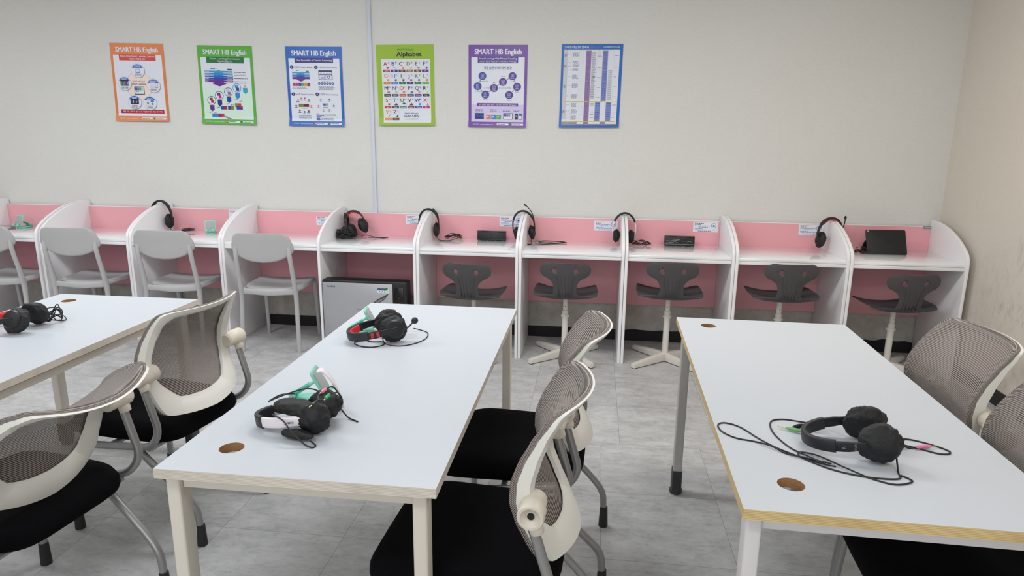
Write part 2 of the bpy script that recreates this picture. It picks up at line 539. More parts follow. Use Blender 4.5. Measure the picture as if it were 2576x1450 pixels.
# black skirting with the torn edge of the wallpaper above it
mb = MB()
random.seed(3)
xs = [LX + .005 + k * 0.03 for k in range(int((RX - LX - .01) / .03) + 1)]
tops = [0.083 + (0.020 * noise.noise(V(xx * 9, 0, 0)) if xx > 0.45 else 0.0015 * noise.noise(V(xx * 5, 0, 0))) for xx in xs]
poly = [(xs[0], 0.0)] + [(xs[-1], 0.0)] + [(a, t) for a, t in list(zip(xs, tops))[::-1]]
vs, fs = [], []
for a, t in zip(xs, tops):
    vs += [(a, WY - .008, 0), (a, WY - .008, t), (a, WY, t), (a, WY, 0)]
for k in range(len(xs) - 1):
    for q in range(4):
        fs.append((k * 4 + q, k * 4 + (q + 1) % 4, k * 4 + 4 + (q + 1) % 4, k * 4 + 4 + q))
mb.add(vs, fs)
tag(mb.build('baseboard_back', 'base_black', smooth=False), None, None, None, 'structure')
slab('baseboard_right', 'base_black', RX - .008, RX, FY, WY - .01, 0, 0.092)
# cable duct running down the wall
o = MB().box(-1.385, -1.360, WY - .014, WY, 0.30, CEIL, bev=.003).build('cable_raceway', 'raceway')
tag(o, 'thin pale blue-white cable duct running down the back wall left of the lime poster', 'cable duct')

# ------------------------------------------------------------------ study carrels
W0, BX = 0.705, [-0.2195 + (i - 6) * 0.705 for i in range(11)]
PT = 0.020
PROF = [(0.0, 0.0)] + [(0.0, z) for z in (0.72,)] + [(0.003, .765), (0.012, .79), (0.03, .815), (0.053, .834), (0.085, .855), (0.13, .880), (0.18, .9025), (0.235, .924), (0.29, .9405), (0.35, .954), (0.42, .9635), (0.48, .967), (0.515, .966), (0.529, .961), (0.536, .951), (0.536, 0.0)]
def carrel(i, label, left=True, right=True, shift=0.0):
    a, b = BX[i] + shift, BX[i + 1] + shift
    root = thing('study_carrel', label, 'study desk', 'white and pink study carrels along the back wall', loc=((a + b) / 2, 0, 0))
    h = (b - a) / 2
    xi0, xi1 = -h + .0012, h - .0012
    if left:
        MB().prism(PROF, xi0, xi0 + PT, 'x', bev=.0025).build('side_panel', 'laminate_side', root, angle=50)
        xi0 += PT
    else: xi0 = -h + .001
    if right:
        MB().prism(PROF, xi1 - PT, xi1, 'x', bev=.0025).build('side_panel', 'laminate_side', root, angle=50)
        xi1 -= PT
    else: xi1 = h - .0005
    e = .0006
    m = MB().box(xi0 + e, xi1 - e, .012, .512, .7315, .750, bev=.0012)
    m.build('desktop', 'laminate', root)
    m = MB().box(xi0 + e, xi1 - e, .014, .512, .708, .7300, bev=.0012)
    m.build('apron', 'laminate_side', root)
    m = MB().box(xi0 + e, xi1 - e, .5125, .530, .287, .920)
    m.box(xi0 + e, xi1 - e, .5125, .530, .920, .9235, 1)
    m.build('back_panel', ['pink', 'laminate_side'], root, smooth=False)
    return root
carrel(0, 'carrel cut off by the left photo edge, mint phone holder on its desktop', shift=-.016)
carrel(1, 'empty carrel with a white chair, left of the headset hung near the left side')
carrel(2, 'carrel with a mint phone holder on its desktop and a white chair in front')
carrel(3, 'empty carrel with a white chair, directly left of the one with an air purifier', right=False)
carrel(4, 'carrel with a silver air purifier standing under its desktop')
carrel(5, 'carrel with a grey stool and a black case, right of the air purifier carrel')
carrel(6, 'carrel with a loose cable coil beside a boom headset, behind the middle table corner')
carrel(7, 'carrel with a plastic wrapped black case beside the white and black headset')
carrel(8, 'carrel with the red banded headset hanging on its right divider')
carrel(9, 'rightmost carrel against the side wall, with a black tablet on its desktop')

# notice cards stuck to the pink panels
def notice(x, z0, z1, wd, label, logo):
    mb = MB()
    y = .5125
    mb.box(x, x + wd, y - .0008, y - .0001, z0, z1)
    h = z1 - z0
    def R(u0, u1, v0, v1, mi): mb.box(x + u0 * wd, x + u1 * wd, y - .0012, y - .0009, z1 - v1 * h, z1 - v0 * h, mi)
    rnd = random.Random(int(x * 977))
    for k, (v, col, u0, u1) in enumerate(((.10, 1, .06, .42), (.22, 1, .06, .30), (.35, 2, .06, .68), (.47, 1, .22, .58), (.62, 2, .06, .40), (.74, 2, .10, .86), (.87, 1, .2, .74))):
        u = u0
        while u < u1:
            l = rnd.uniform(.03, .08)
            R(u, min(u1, u + l), v, v + .05, col); u += l + .018
    if logo:
        cx, cz, r = x + wd * .82, z1 - h * .33, h * .25
        ring = [(cx + r * cos(2 * pi * k / 20), cz + r * sin(2 * pi * k / 20)) for k in range(20)]
        mb.prism(ring, y - .0012, y - .0009, 'y', 2)
        mb.prism([(cx + (a - cx) * .82, cz + (b2 - cz) * .82) for a, b2 in ring], y - .0015, y - .0013, 'y', 0)
        mb.prism([(cx + (a - cx) * .45, cz + (b2 - cz) * .4 - r * .1) for a, b2 in ring], y - .0018, y - .0016, 'y', 3)
    o = mb.build('notice_card', ['card', 'ink_black', 'ink_sky', 'ink_' + (logo or 'grey')], smooth=False)
    tag(o, label, 'notice card', 'white notice cards on the pink panels')
notice(-2.545, .856, .918, .17, 'white notice card mostly hidden behind the divider left of the fourth white chair', None)
notice(-1.838, .818, .884, .17, 'half hidden notice card on pink panel behind the fourth white chair', None)
notice(-1.133, .845, .911, .17, 'notice card behind the leftmost of the headsets straddling a divider', None)
notice(-.420, .845, .917, .172, 'notice card with dark round emblem, right above the unwrapped black case', 'slate')
notice(.278, .833, .905, .168, 'notice card with red round emblem, behind the white and black headset', 'red')
notice(.981, .843, .914, .175, 'fully visible notice card with green and brown emblem above the wrapped black case', 'olive')
notice(1.708, .843, .916, .165, 'notice card with yellow and blue emblem behind the red banded headset', 'amber')
mb = MB().box(2.528, 2.5785, .5112, .5122, .905, .926)
mb.box(2.540, 2.574, .5106, .5111, .912, .918, 1)
mb.ball((2.535, .5110, .9155), (.004, .0006, .004), 2, 10)
tag(mb.build('maker_label', ['ink_grey', 'ink_lgrey', 'ink_green'], smooth=False), 'small grey maker label with green dot on the rightmost pink panel', 'label')

# ------------------------------------------------------------------ posters
class Poster:
    def __init__(s, corners):
        s.c = corners; s.mb = MB(); s.mats = []
        s.layer = 0
    def mi(s, n):
        n = 'ink_' + n
        if n not in s.mats: s.mats.append(n)
        return s.mats.index(n)
    def P(s, X, Y, l):
        u, v = X / 420, Y / 594
        (ax, az), (bx, bz), (cx, cz), (dx, dz) = s.c
        x = (ax * (1 - u) + bx * u) * (1 - v) + (dx * (1 - u) + cx * u) * v
        z = (az * (1 - u) + bz * u) * (1 - v) + (dz * (1 - u) + cz * u) * v
        curl = .002 + .014 * max(0, v - .9) / .1
        return V(x, WY - .0012 - curl - .00022 * l, z)
    def poly(s, pts, col, l=1):
        o = [s.P(X, Y, l) for X, Y in pts]
        s.mb.add(o, [tuple(range(len(o)))], s.mi(col))
    def rect(s, x0, y0, x1, y1, col, l=1, r=0):
        s.jit = (getattr(s, 'jit', 0) + 1) % 7; l = l + s.jit * .035
        if y0 < 534 and y1 > 535.2:
            s.rect(x0, y0, x1, 534.6, col, l); s.rect(x0, 534.6, x1, y1, col, l); return
        if r: s.poly(rrect(x1 - x0, y1 - y0, r, 3, (x0 + x1) / 2, (y0 + y1) / 2), col, l)
        else: s.poly([(x0, y0), (x1, y0), (x1, y1), (x0, y1)], col, l)
    def strip(s, x0, y0, x1, y1, col, l=0, n=14):
        ys = [y0, y1] if not y0 < 534.6 < y1 else [y0, 534.6, y1]
        for a, b in zip(ys, ys[1:]):
            for q in range(1):
                c, d = x0, x1
                s.rect(c, a, d, b, col, l)
    def circ(s, X, Y, r, col, l=2, n=24, a0=0, a1=360, ry=None):
        ry = ry or r
        m = max(3, int(n * (a1 - a0) / 360))
        pts = [(X + r * cos(radians(a0 + (a1 - a0) * k / m)), Y + ry * sin(radians(a0 + (a1 - a0) * k / m))) for k in range(m if a1 - a0 >= 360 else m + 1)]
        s.poly(pts, col, l)
    def text(s, X, Y, body, size, col, align='C', l=4, bold=0.0, width=None):
        # heavier strokes: the same line printed again a hair to either side
        for q, dx in enumerate((0, -bold, bold) if bold else (0,)):
            lettering(s.mb, body, size, lambda x, y: s.P(X + x + dx * size, Y - y, l + q * .25), align, s.mi(col), 0, width)
    def bars(s, X, Y, wd, n, pitch, col='black', h=4, seed=1, l=4, align='L'):
        rnd = random.Random(seed)
        for k in range(n):
            L = wd * rnd.uniform(.72, 1)
            x = X if align == 'L' else X - L / 2
            e = x + L
            while x < e:
                q = rnd.uniform(5, 13)
                s.rect(x, Y + k * pitch, min(e, x + q), Y + k * pitch + h, col, l); x += q + 3
    def build(s, label):
        # back of the sheet, so that the paper has a thickness of its own
        n0 = len(s.mb.v)
        o = s.mb.build('poster', s.mats, recalc=False, smooth=False)
        for p in o.data.polygons:
            pass
        tag(o, label, 'poster', 'study posters on the back wall')
        return o
def footer(p, c):
    p.text(34, 578, '1577-5105  |  www.smarthb-eng.co.kr', 13, 'white', 'L', width=150)
    p.rect(208, 566, 294, 580, 'white', 3); p.rect(198, 565, 209, 581, 'red', 4); p.poly([(201, 569), (207, 573), (201, 577)], 'white', 5)
    p.bars(214, 571, 72, 1, 5, 'black', 4, 3)
    p.rect(314, 566, 400, 580, 'white', 3); p.circ(310, 573, 8, 'dgreen', 4); p.bars(322, 571, 72, 1, 5, 'black', 4, 4)
def head(p, base, banner, s1, s2=None, inner='white', y0=92):
    p.strip(0, 0, 420, 594, base, 0)
    p.strip(20, y0, 400, 555, inner, 1, 12)
    p.text(210, 66, 'SMART HB English', 54, 'white', bold=.03, width=332)
    p.rect(66, y0 - 5, 354, y0 + 42 if s2 else y0 + 34, banner, 2, 3)
    p.text(210, y0 + (15 if s2 else 20), s1, 19, 'white', bold=.01, width=min(270, 9.3 * len(s1)))
    if s2: p.text(210, y0 + 36, s2, 17, 'white', width=min(262, 9.6 * len(s2) + 20))
C1 = [(-3.405, 2.154), (-2.972, 2.146), (-2.978, 1.581), (-3.416, 1.583)]
C2 = [(-2.704, 2.134), (-2.274, 2.126), (-2.276, 1.560), (-2.710, 1.568)]
C3 = [(-2.017, 2.122), (-1.588, 2.118), (-1.588, 1.555), (-2.015, 1.557)]
C4 = [(-1.332, 2.130), (-0.908, 2.131), (-0.903, 1.569), (-1.323, 1.566)]
C5 = [(-0.653, 2.127), (-0.231, 2.125), (-0.237, 1.561), (-0.655, 1.563)]
C6 = [(0.008, 2.129), (0.430, 2.128), (0.422, 1.568), (0.000, 1.564)]
# 1 orange
p = Poster(C1); head(p, 'orange', 'red', 'All-in-One Smart Learning System', '학습에 다양성을 잇다', y0=88)
p.circ(205, 320, 106, 'lgrey', 2, 40); p.circ(205, 320, 102, 'peach', 3, 40)
p.text(205, 292, 'SMART HB English', 13, 'indigo', l=5, bold=.01); p.text(205, 314, 'Smart Learning', 21, 'black', l=5, bold=.01, width=112)
p.rect(164, 326, 244, 388, 'slate', 5, 4); p.rect(169, 331, 239, 382, 'white', 6)
for k, cc in enumerate(('indigo', 'sky', 'green', 'lgrey')): p.rect(171 + k * 16.5, 334, 187 + k * 16.5, 356, cc, 7)
p.rect(174, 362, 200, 366, 'black', 7); p.rect(156, 388, 250, 391, 'grey', 5)
for k, (X, Y) in enumerate(((205, 205), (92, 305), (318, 318), (158, 446), (278, 452))):
    p.circ(X + 3, Y + 4, 54, 'grey', 4, 30); p.circ(X, Y, 54, 'lgrey', 5, 30); p.circ(X, Y, 51, 'white', 6, 30)
    p.circ(X, Y, 48, 'blue', 7, 30, 205, 335)
    p.bars(X, Y - 37, 50, 2, 7, 'white', 4, k, 8, 'C')
    if k == 0:
        p.rect(X - 16, Y - 12, X + 16, Y + 14, 'sky', 7, 3); p.rect(X - 13, Y - 9, X + 13, Y + 9, 'white', 8); p.rect(X - 18, Y + 16, X + 18, Y + 20, 'blue', 7)
    elif k == 1:
        p.rect(X - 33, Y - 24, X + 31, Y + 18, 'slate', 7)
        for q, cc in enumerate(('olive', 'brown', 'teal', 'crimson', 'indigo', 'tan')): p.rect(X - 30 + q * 10, Y - 20 + (q % 3) * 6, X - 21 + q * 10, Y + 10 - (q % 2) * 6, cc, 8)
    elif k == 2:
        p.rect(X - 28, Y - 24, X + 14, Y + 18, 'lgrey', 7); p.rect(X - 25, Y - 20, X + 11, Y + 14, 'white', 8); p.rect(X + 16, Y - 22, X + 34, Y + 18, 'grey', 7, 3); p.rect(X + 18, Y - 18, X + 32, Y + 12, 'white', 8); p.bars(X - 22, Y - 14, 30, 4, 7, 'lgrey', 3, 8, 9)
    elif k == 3:
        p.rect(X - 33, Y - 24, X + 33, Y + 16, 'black', 7)
        for q in range(5): p.rect(X - 26 + q * 12, Y - 8 - (q * 7) % 10, X - 19 + q * 12, Y + 12 - (q * 5) % 9, 'lgrey' if q % 2 else 'indigo', 8)
    else:
        p.rect(X - 34, Y - 20, X + 2, Y + 18, 'lgrey', 7); p.rect(X - 31, Y - 17, X - 1, Y + 15, 'white', 8); p.circ(X - 16, Y, 9, 'grey', 9); p.rect(X + 6, Y - 24, X + 32, Y - 6, 'sky', 7, 4); p.rect(X + 10, Y - 2, X + 28, Y + 16, 'teal', 7, 4)
    p.bars(X, Y + 24, 58, 3, 7, 'black', 3.5, k + 9, 8, 'C')
p.rect(42, 504, 384, 533, 'crimson', 3); p.text(213, 525, '레벨 구축, 말하기, 활용 코스, 다양한 수업도 학습 평가까지', 15, 'white', bold=.01, width=310)
footer(p, 'orange'); p.build('orange study poster with five ringed picture circles, leftmost on the wall')
# 2 green
p = Poster(C2); head(p, 'green', 'dgreen', 'Smart Learning Curriculum', '학습에 전환을 잇다', y0=88)
p.strip(20, 318, 400, 555, 'pale_green', 2, 10)
p.rect(92, 168, 128, 176, 'sky', 3); p.text(132, 176, '1.5', 12, 'sky', 'L'); p.rect(222, 172, 258, 184, 'slate', 3, 4)
for k, cc in enumerate(('teal', 'sky', 'blue', 'indigo', 'purple')):
    y = 188 + k * 18
    p.rect(46, y, 262, y + 13, cc, 3 + k); p.poly([(154, y - 8 + k * 2), (214, y + 22), (154, y + 46), (94, y + 22)], cc, 3.5 + k)
    p.rect(50, y + 4, 84 - k * 3, y + 8, 'lgrey', 10); p.rect(228 - k * 4, y + 4, 258, y + 8, 'lgrey', 10)
    p.rect(60, y + 13.5, 116, y + 17, 'white', 9); p.rect(190, y + 13.5, 256, y + 17, 'white', 9)
for k in range(4): p.bars(272, 196 + k * 23, 112, 2 if k in (0, 3) else 1, 11, 'black', 4, k + 3)
for k, (X, Y, cc) in enumerate(((84, 412, 'purple'), (146, 374, 'navy'), (218, 346, 'indigo'), (286, 314, 'sky'))):
    p.poly([(X - 16, Y + 36), (X + 18, Y + 36), (X + 18, Y + 70), (X + 1, Y + 84), (X - 16, Y + 70)], cc, 4)
    p.circ(X, Y, 33, 'navy' if k < 3 else 'sky', 5, 26); p.circ(X, Y, 29, 'white', 6, 26)
    p.rect(X - 15, Y - 20, X + 9, Y + 2, ('brown', 'purple', 'lgrey', 'teal')[k], 7); p.rect(X - 5, Y - 2, X + 17, Y + 20, ('crimson', 'magenta', 'mauve', 'indigo')[k], 8)
    p.poly([(X - 30, Y + 92), (X + 1, Y + 84), (X + 1, Y + 88), (X - 18, Y + 96)], 'grey', 4)
    p.bars(X + 12, Y + 94, 24, 2, 7, 'indigo', 3, k)
p.poly([(332, 312), (366, 312), (366, 344), (349, 358), (332, 344)], 'teal', 4); p.rect(342, 290, 358, 308, 'tan', 4, 5)
for X, Y, a, b2 in ((286, 430, 'olive', 'red'), (296, 450, 'indigo', 'purple'), (176, 452, 'indigo', 'crimson'), (230, 452, 'indigo', 'olive'), (104, 512, 'sky', 'sky'), (150, 512, 'crimson', 'magenta')):
    p.rect(X - 24, Y, X, Y + 28, a, 4); p.rect(X, Y, X + 24, Y + 28, b2, 4); p.rect(X - 20, Y - 6, X + 20, Y, 'white', 4)
p.poly([(120, 470), (280, 432), (280, 435), (120, 474)], 'lgrey', 3); p.poly([(160, 530), (205, 553), (244, 553), (190, 532)], 'grey', 3)
footer(p, 'green'); p.build('green study poster with stacked chevrons and pin markers, second from left')
# 3 blue
p = Poster(C3); head(p, 'blue', 'navy', 'The Specialty of Smart Learning', y0=86)
for X, Y, n, t in ((40, 152, '1', '빈틈없는 Smart Learning'), (222, 152, '2', '스마트한 Smart Learning'), (40, 352, '3', 'Fun한 Smart Learning'), (222, 352, '4', '다양한 Smart Learning')):
    p.circ(X + 3, Y, 13, 'mauve', 2); p.circ(X, Y, 13, 'navy', 3); p.text(X, Y + 6, n, 18, 'white', bold=.02); p.text(X + 20, Y + 6, t, 17, 'slate', 'L', bold=.005, width=136)
p.rect(72, 174, 92, 179, 'sky', 3); p.rect(146, 178, 168, 185, 'slate', 3)
for k, cc in enumerate(('teal', 'sky', 'blue', 'indigo', 'purple')):
    y = 188 + k * 11
    p.rect(42, y, 172, y + 8, cc, 3 + k); p.poly([(106, y - 4), (140, y + 12), (106, y + 26), (72, y + 12)], cc, 3.5 + k)
for k, cc in enumerate(('magenta', 'red', 'indigo', 'green', 'amber', 'slate')): p.rect(42 + k * 22, 268, 63 + k * 22, 292, cc, 3); [p.rect(46 + k * 22, 264, 58 + k * 22, 270, 'lgrey', 4)]
p.bars(44, 300, 126, 2, 9, 'slate', 3.5, 4)
p.rect(240, 172, 344, 246, 'slate', 3, 4); p.rect(246, 178, 338, 240, 'white', 4); p.rect(246, 178, 338, 186, 'navy', 5); p.rect(246, 204, 338, 209, 'navy', 5); p.rect(292, 206, 294, 240, 'navy', 5)
for k in range(6): p.rect(252 + k * 6, 234 - (k * 5) % 13 - 4, 255 + k * 6, 236, 'indigo', 6)
for k in range(4): p.rect(252 + k * 22, 190, 266 + k * 22, 200, 'lgrey', 5)
p.circ(316, 224, 11, 'indigo', 6); p.circ(316, 224, 6, 'white', 7)
p.text(292, 258, 'Placement Test', 9, 'slate')
for k in range(6): p.circ(242 + k * 20.5, 271, 9.5, 'indigo', 3, 16); p.rect(237 + k * 20.5, 269, 247 + k * 20.5, 273, 'lgrey', 4)
p.bars(236, 292, 125, 4, 7.5, 'slate', 3.2, 5)
rnd = random.Random(5)
for k, (X, Y) in enumerate(((74, 394), (100, 384), (128, 384), (156, 396), (58, 440), (172, 440), (84, 476), (118, 486), (150, 478))):
    p.circ(X, Y, 8, ('lgrey', 'pinkish', 'crimson', 'grey', 'red', 'tan', 'brown', 'slate', 'ochre')[k], 3, 8); p.circ(X + 3, Y + 2, 5, ('red', 'grey', 'white', 'indigo', 'brown', 'red', 'tan', 'grey', 'crimson')[k], 4, 7); p.rect(X - 12, Y + 11, X + 10, Y + 16, 'indigo', 3)
p.rect(78, 424, 156, 448, 'brown', 3); p.rect(82, 427, 114, 445, 'olive', 4); p.rect(118, 427, 152, 445, 'maroon', 4); p.text(118, 460, 'Gamification', 9, 'slate')
p.bars(76, 514, 100, 4, 8, 'slate', 3.2, 6)
for k, (X, Y) in enumerate(((246, 394), (312, 394), (228, 440), (344, 436), (264, 470), (308, 470))):
    r = 20 if k == 3 else 16
    p.circ(X, Y, r, 'lgrey', 3, 20); p.circ(X, Y, r - 1, 'white', 4, 20); p.circ(X, Y - 2, 6, ('grey', 'indigo', 'red', 'slate', 'grey', 'slate')[k], 5, 6); p.rect(X - 7, Y + 7, X + 7, Y + 10, 'slate', 5)
p.rect(260, 420, 302, 450, 'slate', 4, 3); p.rect(263, 423, 299, 447, 'white', 5); p.rect(265, 425, 275, 436, 'indigo', 6); p.rect(276, 425, 286, 436, 'sky', 6); p.rect(287, 425, 297, 436, 'green', 6)
for k, l in enumerate((20, 58, 38, 26, 30)): p.rect(208, 496 + k * 11, 208 + l, 503 + k * 11, 'indigo', 3); p.bars(212 + l, 498 + k * 11, 140 - l * .5, 1, 5, 'slate', 3.2, k)
footer(p, 'blue'); p.build('blue study poster with four numbered sections, just left of the cable duct')
# 4 lime alphabet
p = Poster(C4); p.strip(0, 0, 420, 594, 'lime', 0); p.strip(36, 104, 392, 572, 'white', 1, 10)
p.circ(118, 58, 30, 'lime', 2); p.text(156, 42, 'SMART HB English', 19, 'dgreen', 'L', width=122); p.text(150, 84, 'Alphabet', 46, 'black', 'L', bold=.03, width=182)
cells = [('A', 'a', 'Apple', 'crimson'), ('B', 'b', 'Bat', 'navy'), ('C', 'c', 'Cat', 'maroon'), ('D', 'd', 'Doll', 'ochre'), ('E', 'e', 'Egg', 'brown'), ('F', 'f', 'Fan', 'purple'),
         ('G', 'g', 'Gold', 'orange'), ('H', 'h', 'Hippo', 'sky'), ('I', 'i', 'Ink', 'dgreen'), ('J', 'j', 'Jelly', 'navy'), ('K', 'k', 'Kiwi', 'dgreen'), ('L', 'l', 'Lemon', 'green'),
         ('M', 'm', 'Monkey', 'black'), ('N', 'n', 'Neck', 'slate'), ('O', 'o', 'Orange', 'red'), ('P', 'p', 'Pants', 'slate'), ('Q', 'q', 'Queen', 'purple'), ('R', 'r', 'Ring', 'black'),
         ('S', 's', 'Sun', 'red'), ('T', 't', 'Tent', 'slate'), ('U', 'u', 'Umbrella', 'dgreen'), ('V', 'v', 'Volcano', 'maroon'), ('W', 'w', 'Water', 'indigo'), ('X', 'x', 'Six', 'magenta'),
         ('Y', 'y', 'Yellow', 'amber'), ('Z', 'z', 'Zoo', 'brown')]
pics = ['crimson', 'maroon', 'orange', 'tan', 'ochre', 'purple', 'amber', 'brown', 'slate', 'crimson', 'olive', 'amber', 'brown', 'tan', 'orange', 'slate', 'tan', 'lgrey', 'crimson', 'slate', 'slate', 'brown', 'sky', 'magenta', 'ochre', 'brown']
for k, (a, b2, wd, cc) in enumerate(cells):
    X = 47 + (k % 6) * 57; Y = 114 + (k // 6) * 89
    p.rect(X - 1, Y - 1, X + 51, Y + 84, 'lgrey', 2, 5); p.rect(X, Y, X + 50, Y + 83, 'white', 3, 5)
    p.text(X + 18, Y + 37, a, 40, cc, l=5, bold=.02); p.text(X + 40, Y + 22, b2, 23, cc, l=5, bold=.01)
    if a == 'B': p.poly([(X + 18, Y + 44), (X + 42, Y + 58), (X + 40, Y + 61), (X + 17, Y + 47)], pics[k], 5)
    elif a in 'TV': p.poly([(X + 14, Y + 62), (X + 31, Y + 42), (X + 46, Y + 62)], pics[k], 5)
    elif a == 'U': p.circ(X + 32, Y + 54, 13, pics[k], 5, 16, 180, 360); p.rect(X + 31, Y + 54, X + 33, Y + 63, pics[k], 5)
    elif a == 'X': p.text(X + 37, Y + 64, '6', 30, cc, l=5, bold=.02)
    elif a == 'Y': p.poly([(X + 24, Y + 60), (X + 40, Y + 38), (X + 43, Y + 40), (X + 27, Y + 62)], pics[k], 5)
    else: p.circ(X + 34, Y + 53, 9, pics[k], 5, 12, ry=8 + (k % 3)); p.circ(X + 30 + k % 5, Y + 51, 4, 'white' if k % 2 else 'tan', 6, 8)
    p.rect(X, Y + 66, X + 50, Y + 84, cc, 5, 3); p.text(X + 25, Y + 79, wd, 12, 'white', l=7, bold=.01)
p.text(246, 508, 'SMART HB English', 15, 'navy', bold=.015, width=104); p.text(246, 532, '1577-5105', 25, 'black', bold=.025, width=104); p.text(246, 548, 'www.smarthb.co.kr', 13, 'black', bold=.01, width=98)
p.build('lime green alphabet poster with letter cards, just right of the cable duct')
# 5 violet
p = Poster(C5); head(p, 'violet', 'dviolet', 'Smart Learning + My Private Coaching', '선생님의 꼼꼼한 학습 코칭과 스마트러닝의 완벽한 결합', y0=88)
p.strip(20, 428, 400, 555, 'lilac', 2, 6)
p.text(210, 172, '학습 습관 스마트하게 잡다!', 25, 'navy', bold=.02, width=196); p.rect(112, 178, 310, 180, 'grey', 3)
pos = [(100, 222), (66, 296), (122, 356), (184, 308), (248, 264), (316, 222), (350, 298), (294, 358)]
for (a, b2), (c2, d2) in zip(pos, pos[1:]):
    q = V(c2 - a, d2 - b2, 0); n = V(-q.y, q.x, 0).normalized() * 1.3
    p.poly([(a + n.x, b2 + n.y), (c2 + n.x, d2 + n.y), (c2 - n.x, d2 - n.y), (a - n.x, b2 - n.y)], 'slate', 3); p.circ(a + q.x * .5, b2 + q.y * .5, 4.5, 'grey', 4, 10)
for k, (X, Y) in enumerate(pos):
    p.circ(X, Y, 29, 'grey', 5, 28); p.circ(X, Y, 27.5, 'indigo' if k < 3 else 'dviolet', 6, 28)
    p.rect(X - 11, Y - 15, X + 11, Y + 5, 'lilac', 7, 2); p.rect(X - 9, Y - 13, X + 9, Y + 3, 'indigo' if k < 3 else 'dviolet', 8); p.rect(X - 5, Y - 9, X + 5, Y - 6, 'lilac', 9); p.rect(X - 5, Y - 3, X + 3, Y, 'lilac', 9)
    p.bars(X, Y + 10, 30, 2, 6, 'lilac', 2.6, k, 8, 'C')
for X, Y, t in ((110, 262, 'Placement Test'), (74, 338, '1:1 개인진단'), (122, 398, '맞춤 수업'), (184, 272, '출석'), (250, 226, 'Academy'), (322, 262, '1:1 코칭'), (352, 338, 'Review'), (294, 400, '학습 점검')): p.text(X, Y, t, 9.5, 'black')
p.text(128, 312, '1:1 맞춤', 16, 'peri'); p.text(262, 314, '자기주도학습', 16, 'peri')
p.rect(62, 418, 360, 440, 'purple', 4); p.text(211, 435, '공부 습관이 제대로 잡히는 코칭 기반의 체계적인 학습 System!', 14, 'white', l=6, bold=.01, width=270)
for k, X in enumerate((80, 180, 276, 350)): p.bars(X, 464, 58, 2, 9, 'slate', 4, k, 4, 'C')
p.rect(46, 490, 112, 536, 'slate', 4, 3); p.rect(50, 494, 108, 532, 'navy', 5); [p.circ(58 + k * 10, 504 + (k * 7) % 20, 3, 'sky', 6, 8) for k in range(5)]
for k, cc in enumerate(('orange', 'sky', 'green')): p.rect(130 + k * 37, 500, 163 + k * 37, 537, cc, 4); p.rect(130 + k * 37, 492, 163 + k * 37, 502, 'white', 5); p.circ(142 + k * 37, 518, 6, 'white', 6, 8)
p.rect(254, 490, 322, 536, 'slate', 4, 3); p.rect(258, 494, 318, 532, 'white', 5); p.rect(260, 497, 276, 514, 'purple', 6); p.rect(277, 497, 292, 514, 'sky', 6); p.rect(293, 497, 306, 514, 'green', 6)
p.rect(338, 492, 360, 537, 'black', 4, 3); p.circ(349, 514, 7, 'green', 5); p.rect(366, 492, 390, 537, 'slate', 4, 3); p.rect(369, 496, 387, 533, 'white', 5); p.rect(369, 496, 387, 510, 'blue', 6)
footer(p, 'violet'); p.build('purple study poster with a chain of round icons, second from right')
# 6 blue timetable
p = Poster(C6); p.strip(0, 0, 420, 594, 'blue', 0); p.strip(16, 38, 400, 578, 'white', 1, 12)
p.text(18, 30, '스마트러닝2.0 연계표', 23, 'white', 'L', bold=.02, width=170); p.bars(196, 12, 84, 3, 7.5, 'peri', 3, 2); p.text(396, 26, '스마트해법영어 1577-5105', 13, 'white', 'R', bold=.01, width=112)
p.rect(16, 38, 43, 536, 'lgrey', 2); p.rect(16, 552, 124, 572, 'grey', 2); p.rect(16, 568, 400, 578, 'grey', 2)
for y in (38, 404, 548): p.rect(16, y, 400, y + 6, 'yellow', 3); p.bars(22, y + 1.5, 370, 1, 5, 'ochre', 3, y)
p.rect(170, 46, 206, 568, 'mauve', 2); p.rect(284, 46, 320, 404, 'peri', 2)
p.rect(246, 410, 282, 548, 'peri', 2); p.rect(322, 410, 358, 548, 'peri', 2); p.rect(286, 554, 322, 568, 'peri', 2)
for xx in (43, 58, 73, 124, 138, 152, 246, 284, 322, 360): p.rect(xx, 44, xx + .8, 568, 'lgrey', 3)
for yy in (104, 186, 260, 330, 452, 500): p.rect(16, yy, 400, yy + .8, 'lgrey', 3)
for k, yy in enumerate((60, 118, 142, 170, 216, 280, 354, 418, 462, 510)): p.bars(80, yy, 44, 6 if k not in (1, 2, 3) else 4, 5, 'slate', 2.4, k); p.bars(48, yy + 10, 6, 1, 5, 'slate', 2.4, k); p.bars(62, yy + 10, 6, 1, 5, 'slate', 2.4, k)
for k, yy in enumerate((70, 146, 290, 470)): p.bars(21, yy, 18, 4, 5, 'indigo', 2.6, k)
for k in range(62): p.bars(176, 56 + k * 8.2, 26, 1, 5, 'purple', 1.6, k)
for k in range(50): p.rect(210, 56 + k * 6.6, 240 - (k * 7) % 9, 58.2 + k * 6.6, 'slate', 4)
for k in range(44): p.rect(290, 60 + k * 7.6, 316, 61.8 + k * 7.6, 'indigo', 4)
for k in range(30): p.rect(328, 188 + k * 7, 354, 190 + k * 7, 'slate', 4)
for k, yy in enumerate((80, 160, 230, 300, 370, 430, 480, 520)): p.rect(366, yy, 394 - (k * 5) % 12, yy + 2.4, 'slate', 4); p.rect(252, yy + 4, 278, yy + 6.4, 'slate', 4); p.rect(214, yy + 340 if yy < 200 else yy, 238, (yy + 340 if yy < 200 else yy) + 2.4, 'slate', 4)
for k in range(8): p.rect(250, 418 + k * 16, 278, 421 + k * 16, 'indigo', 4); p.rect(328, 418 + k * 16, 354, 421 + k * 16, 'indigo', 4)
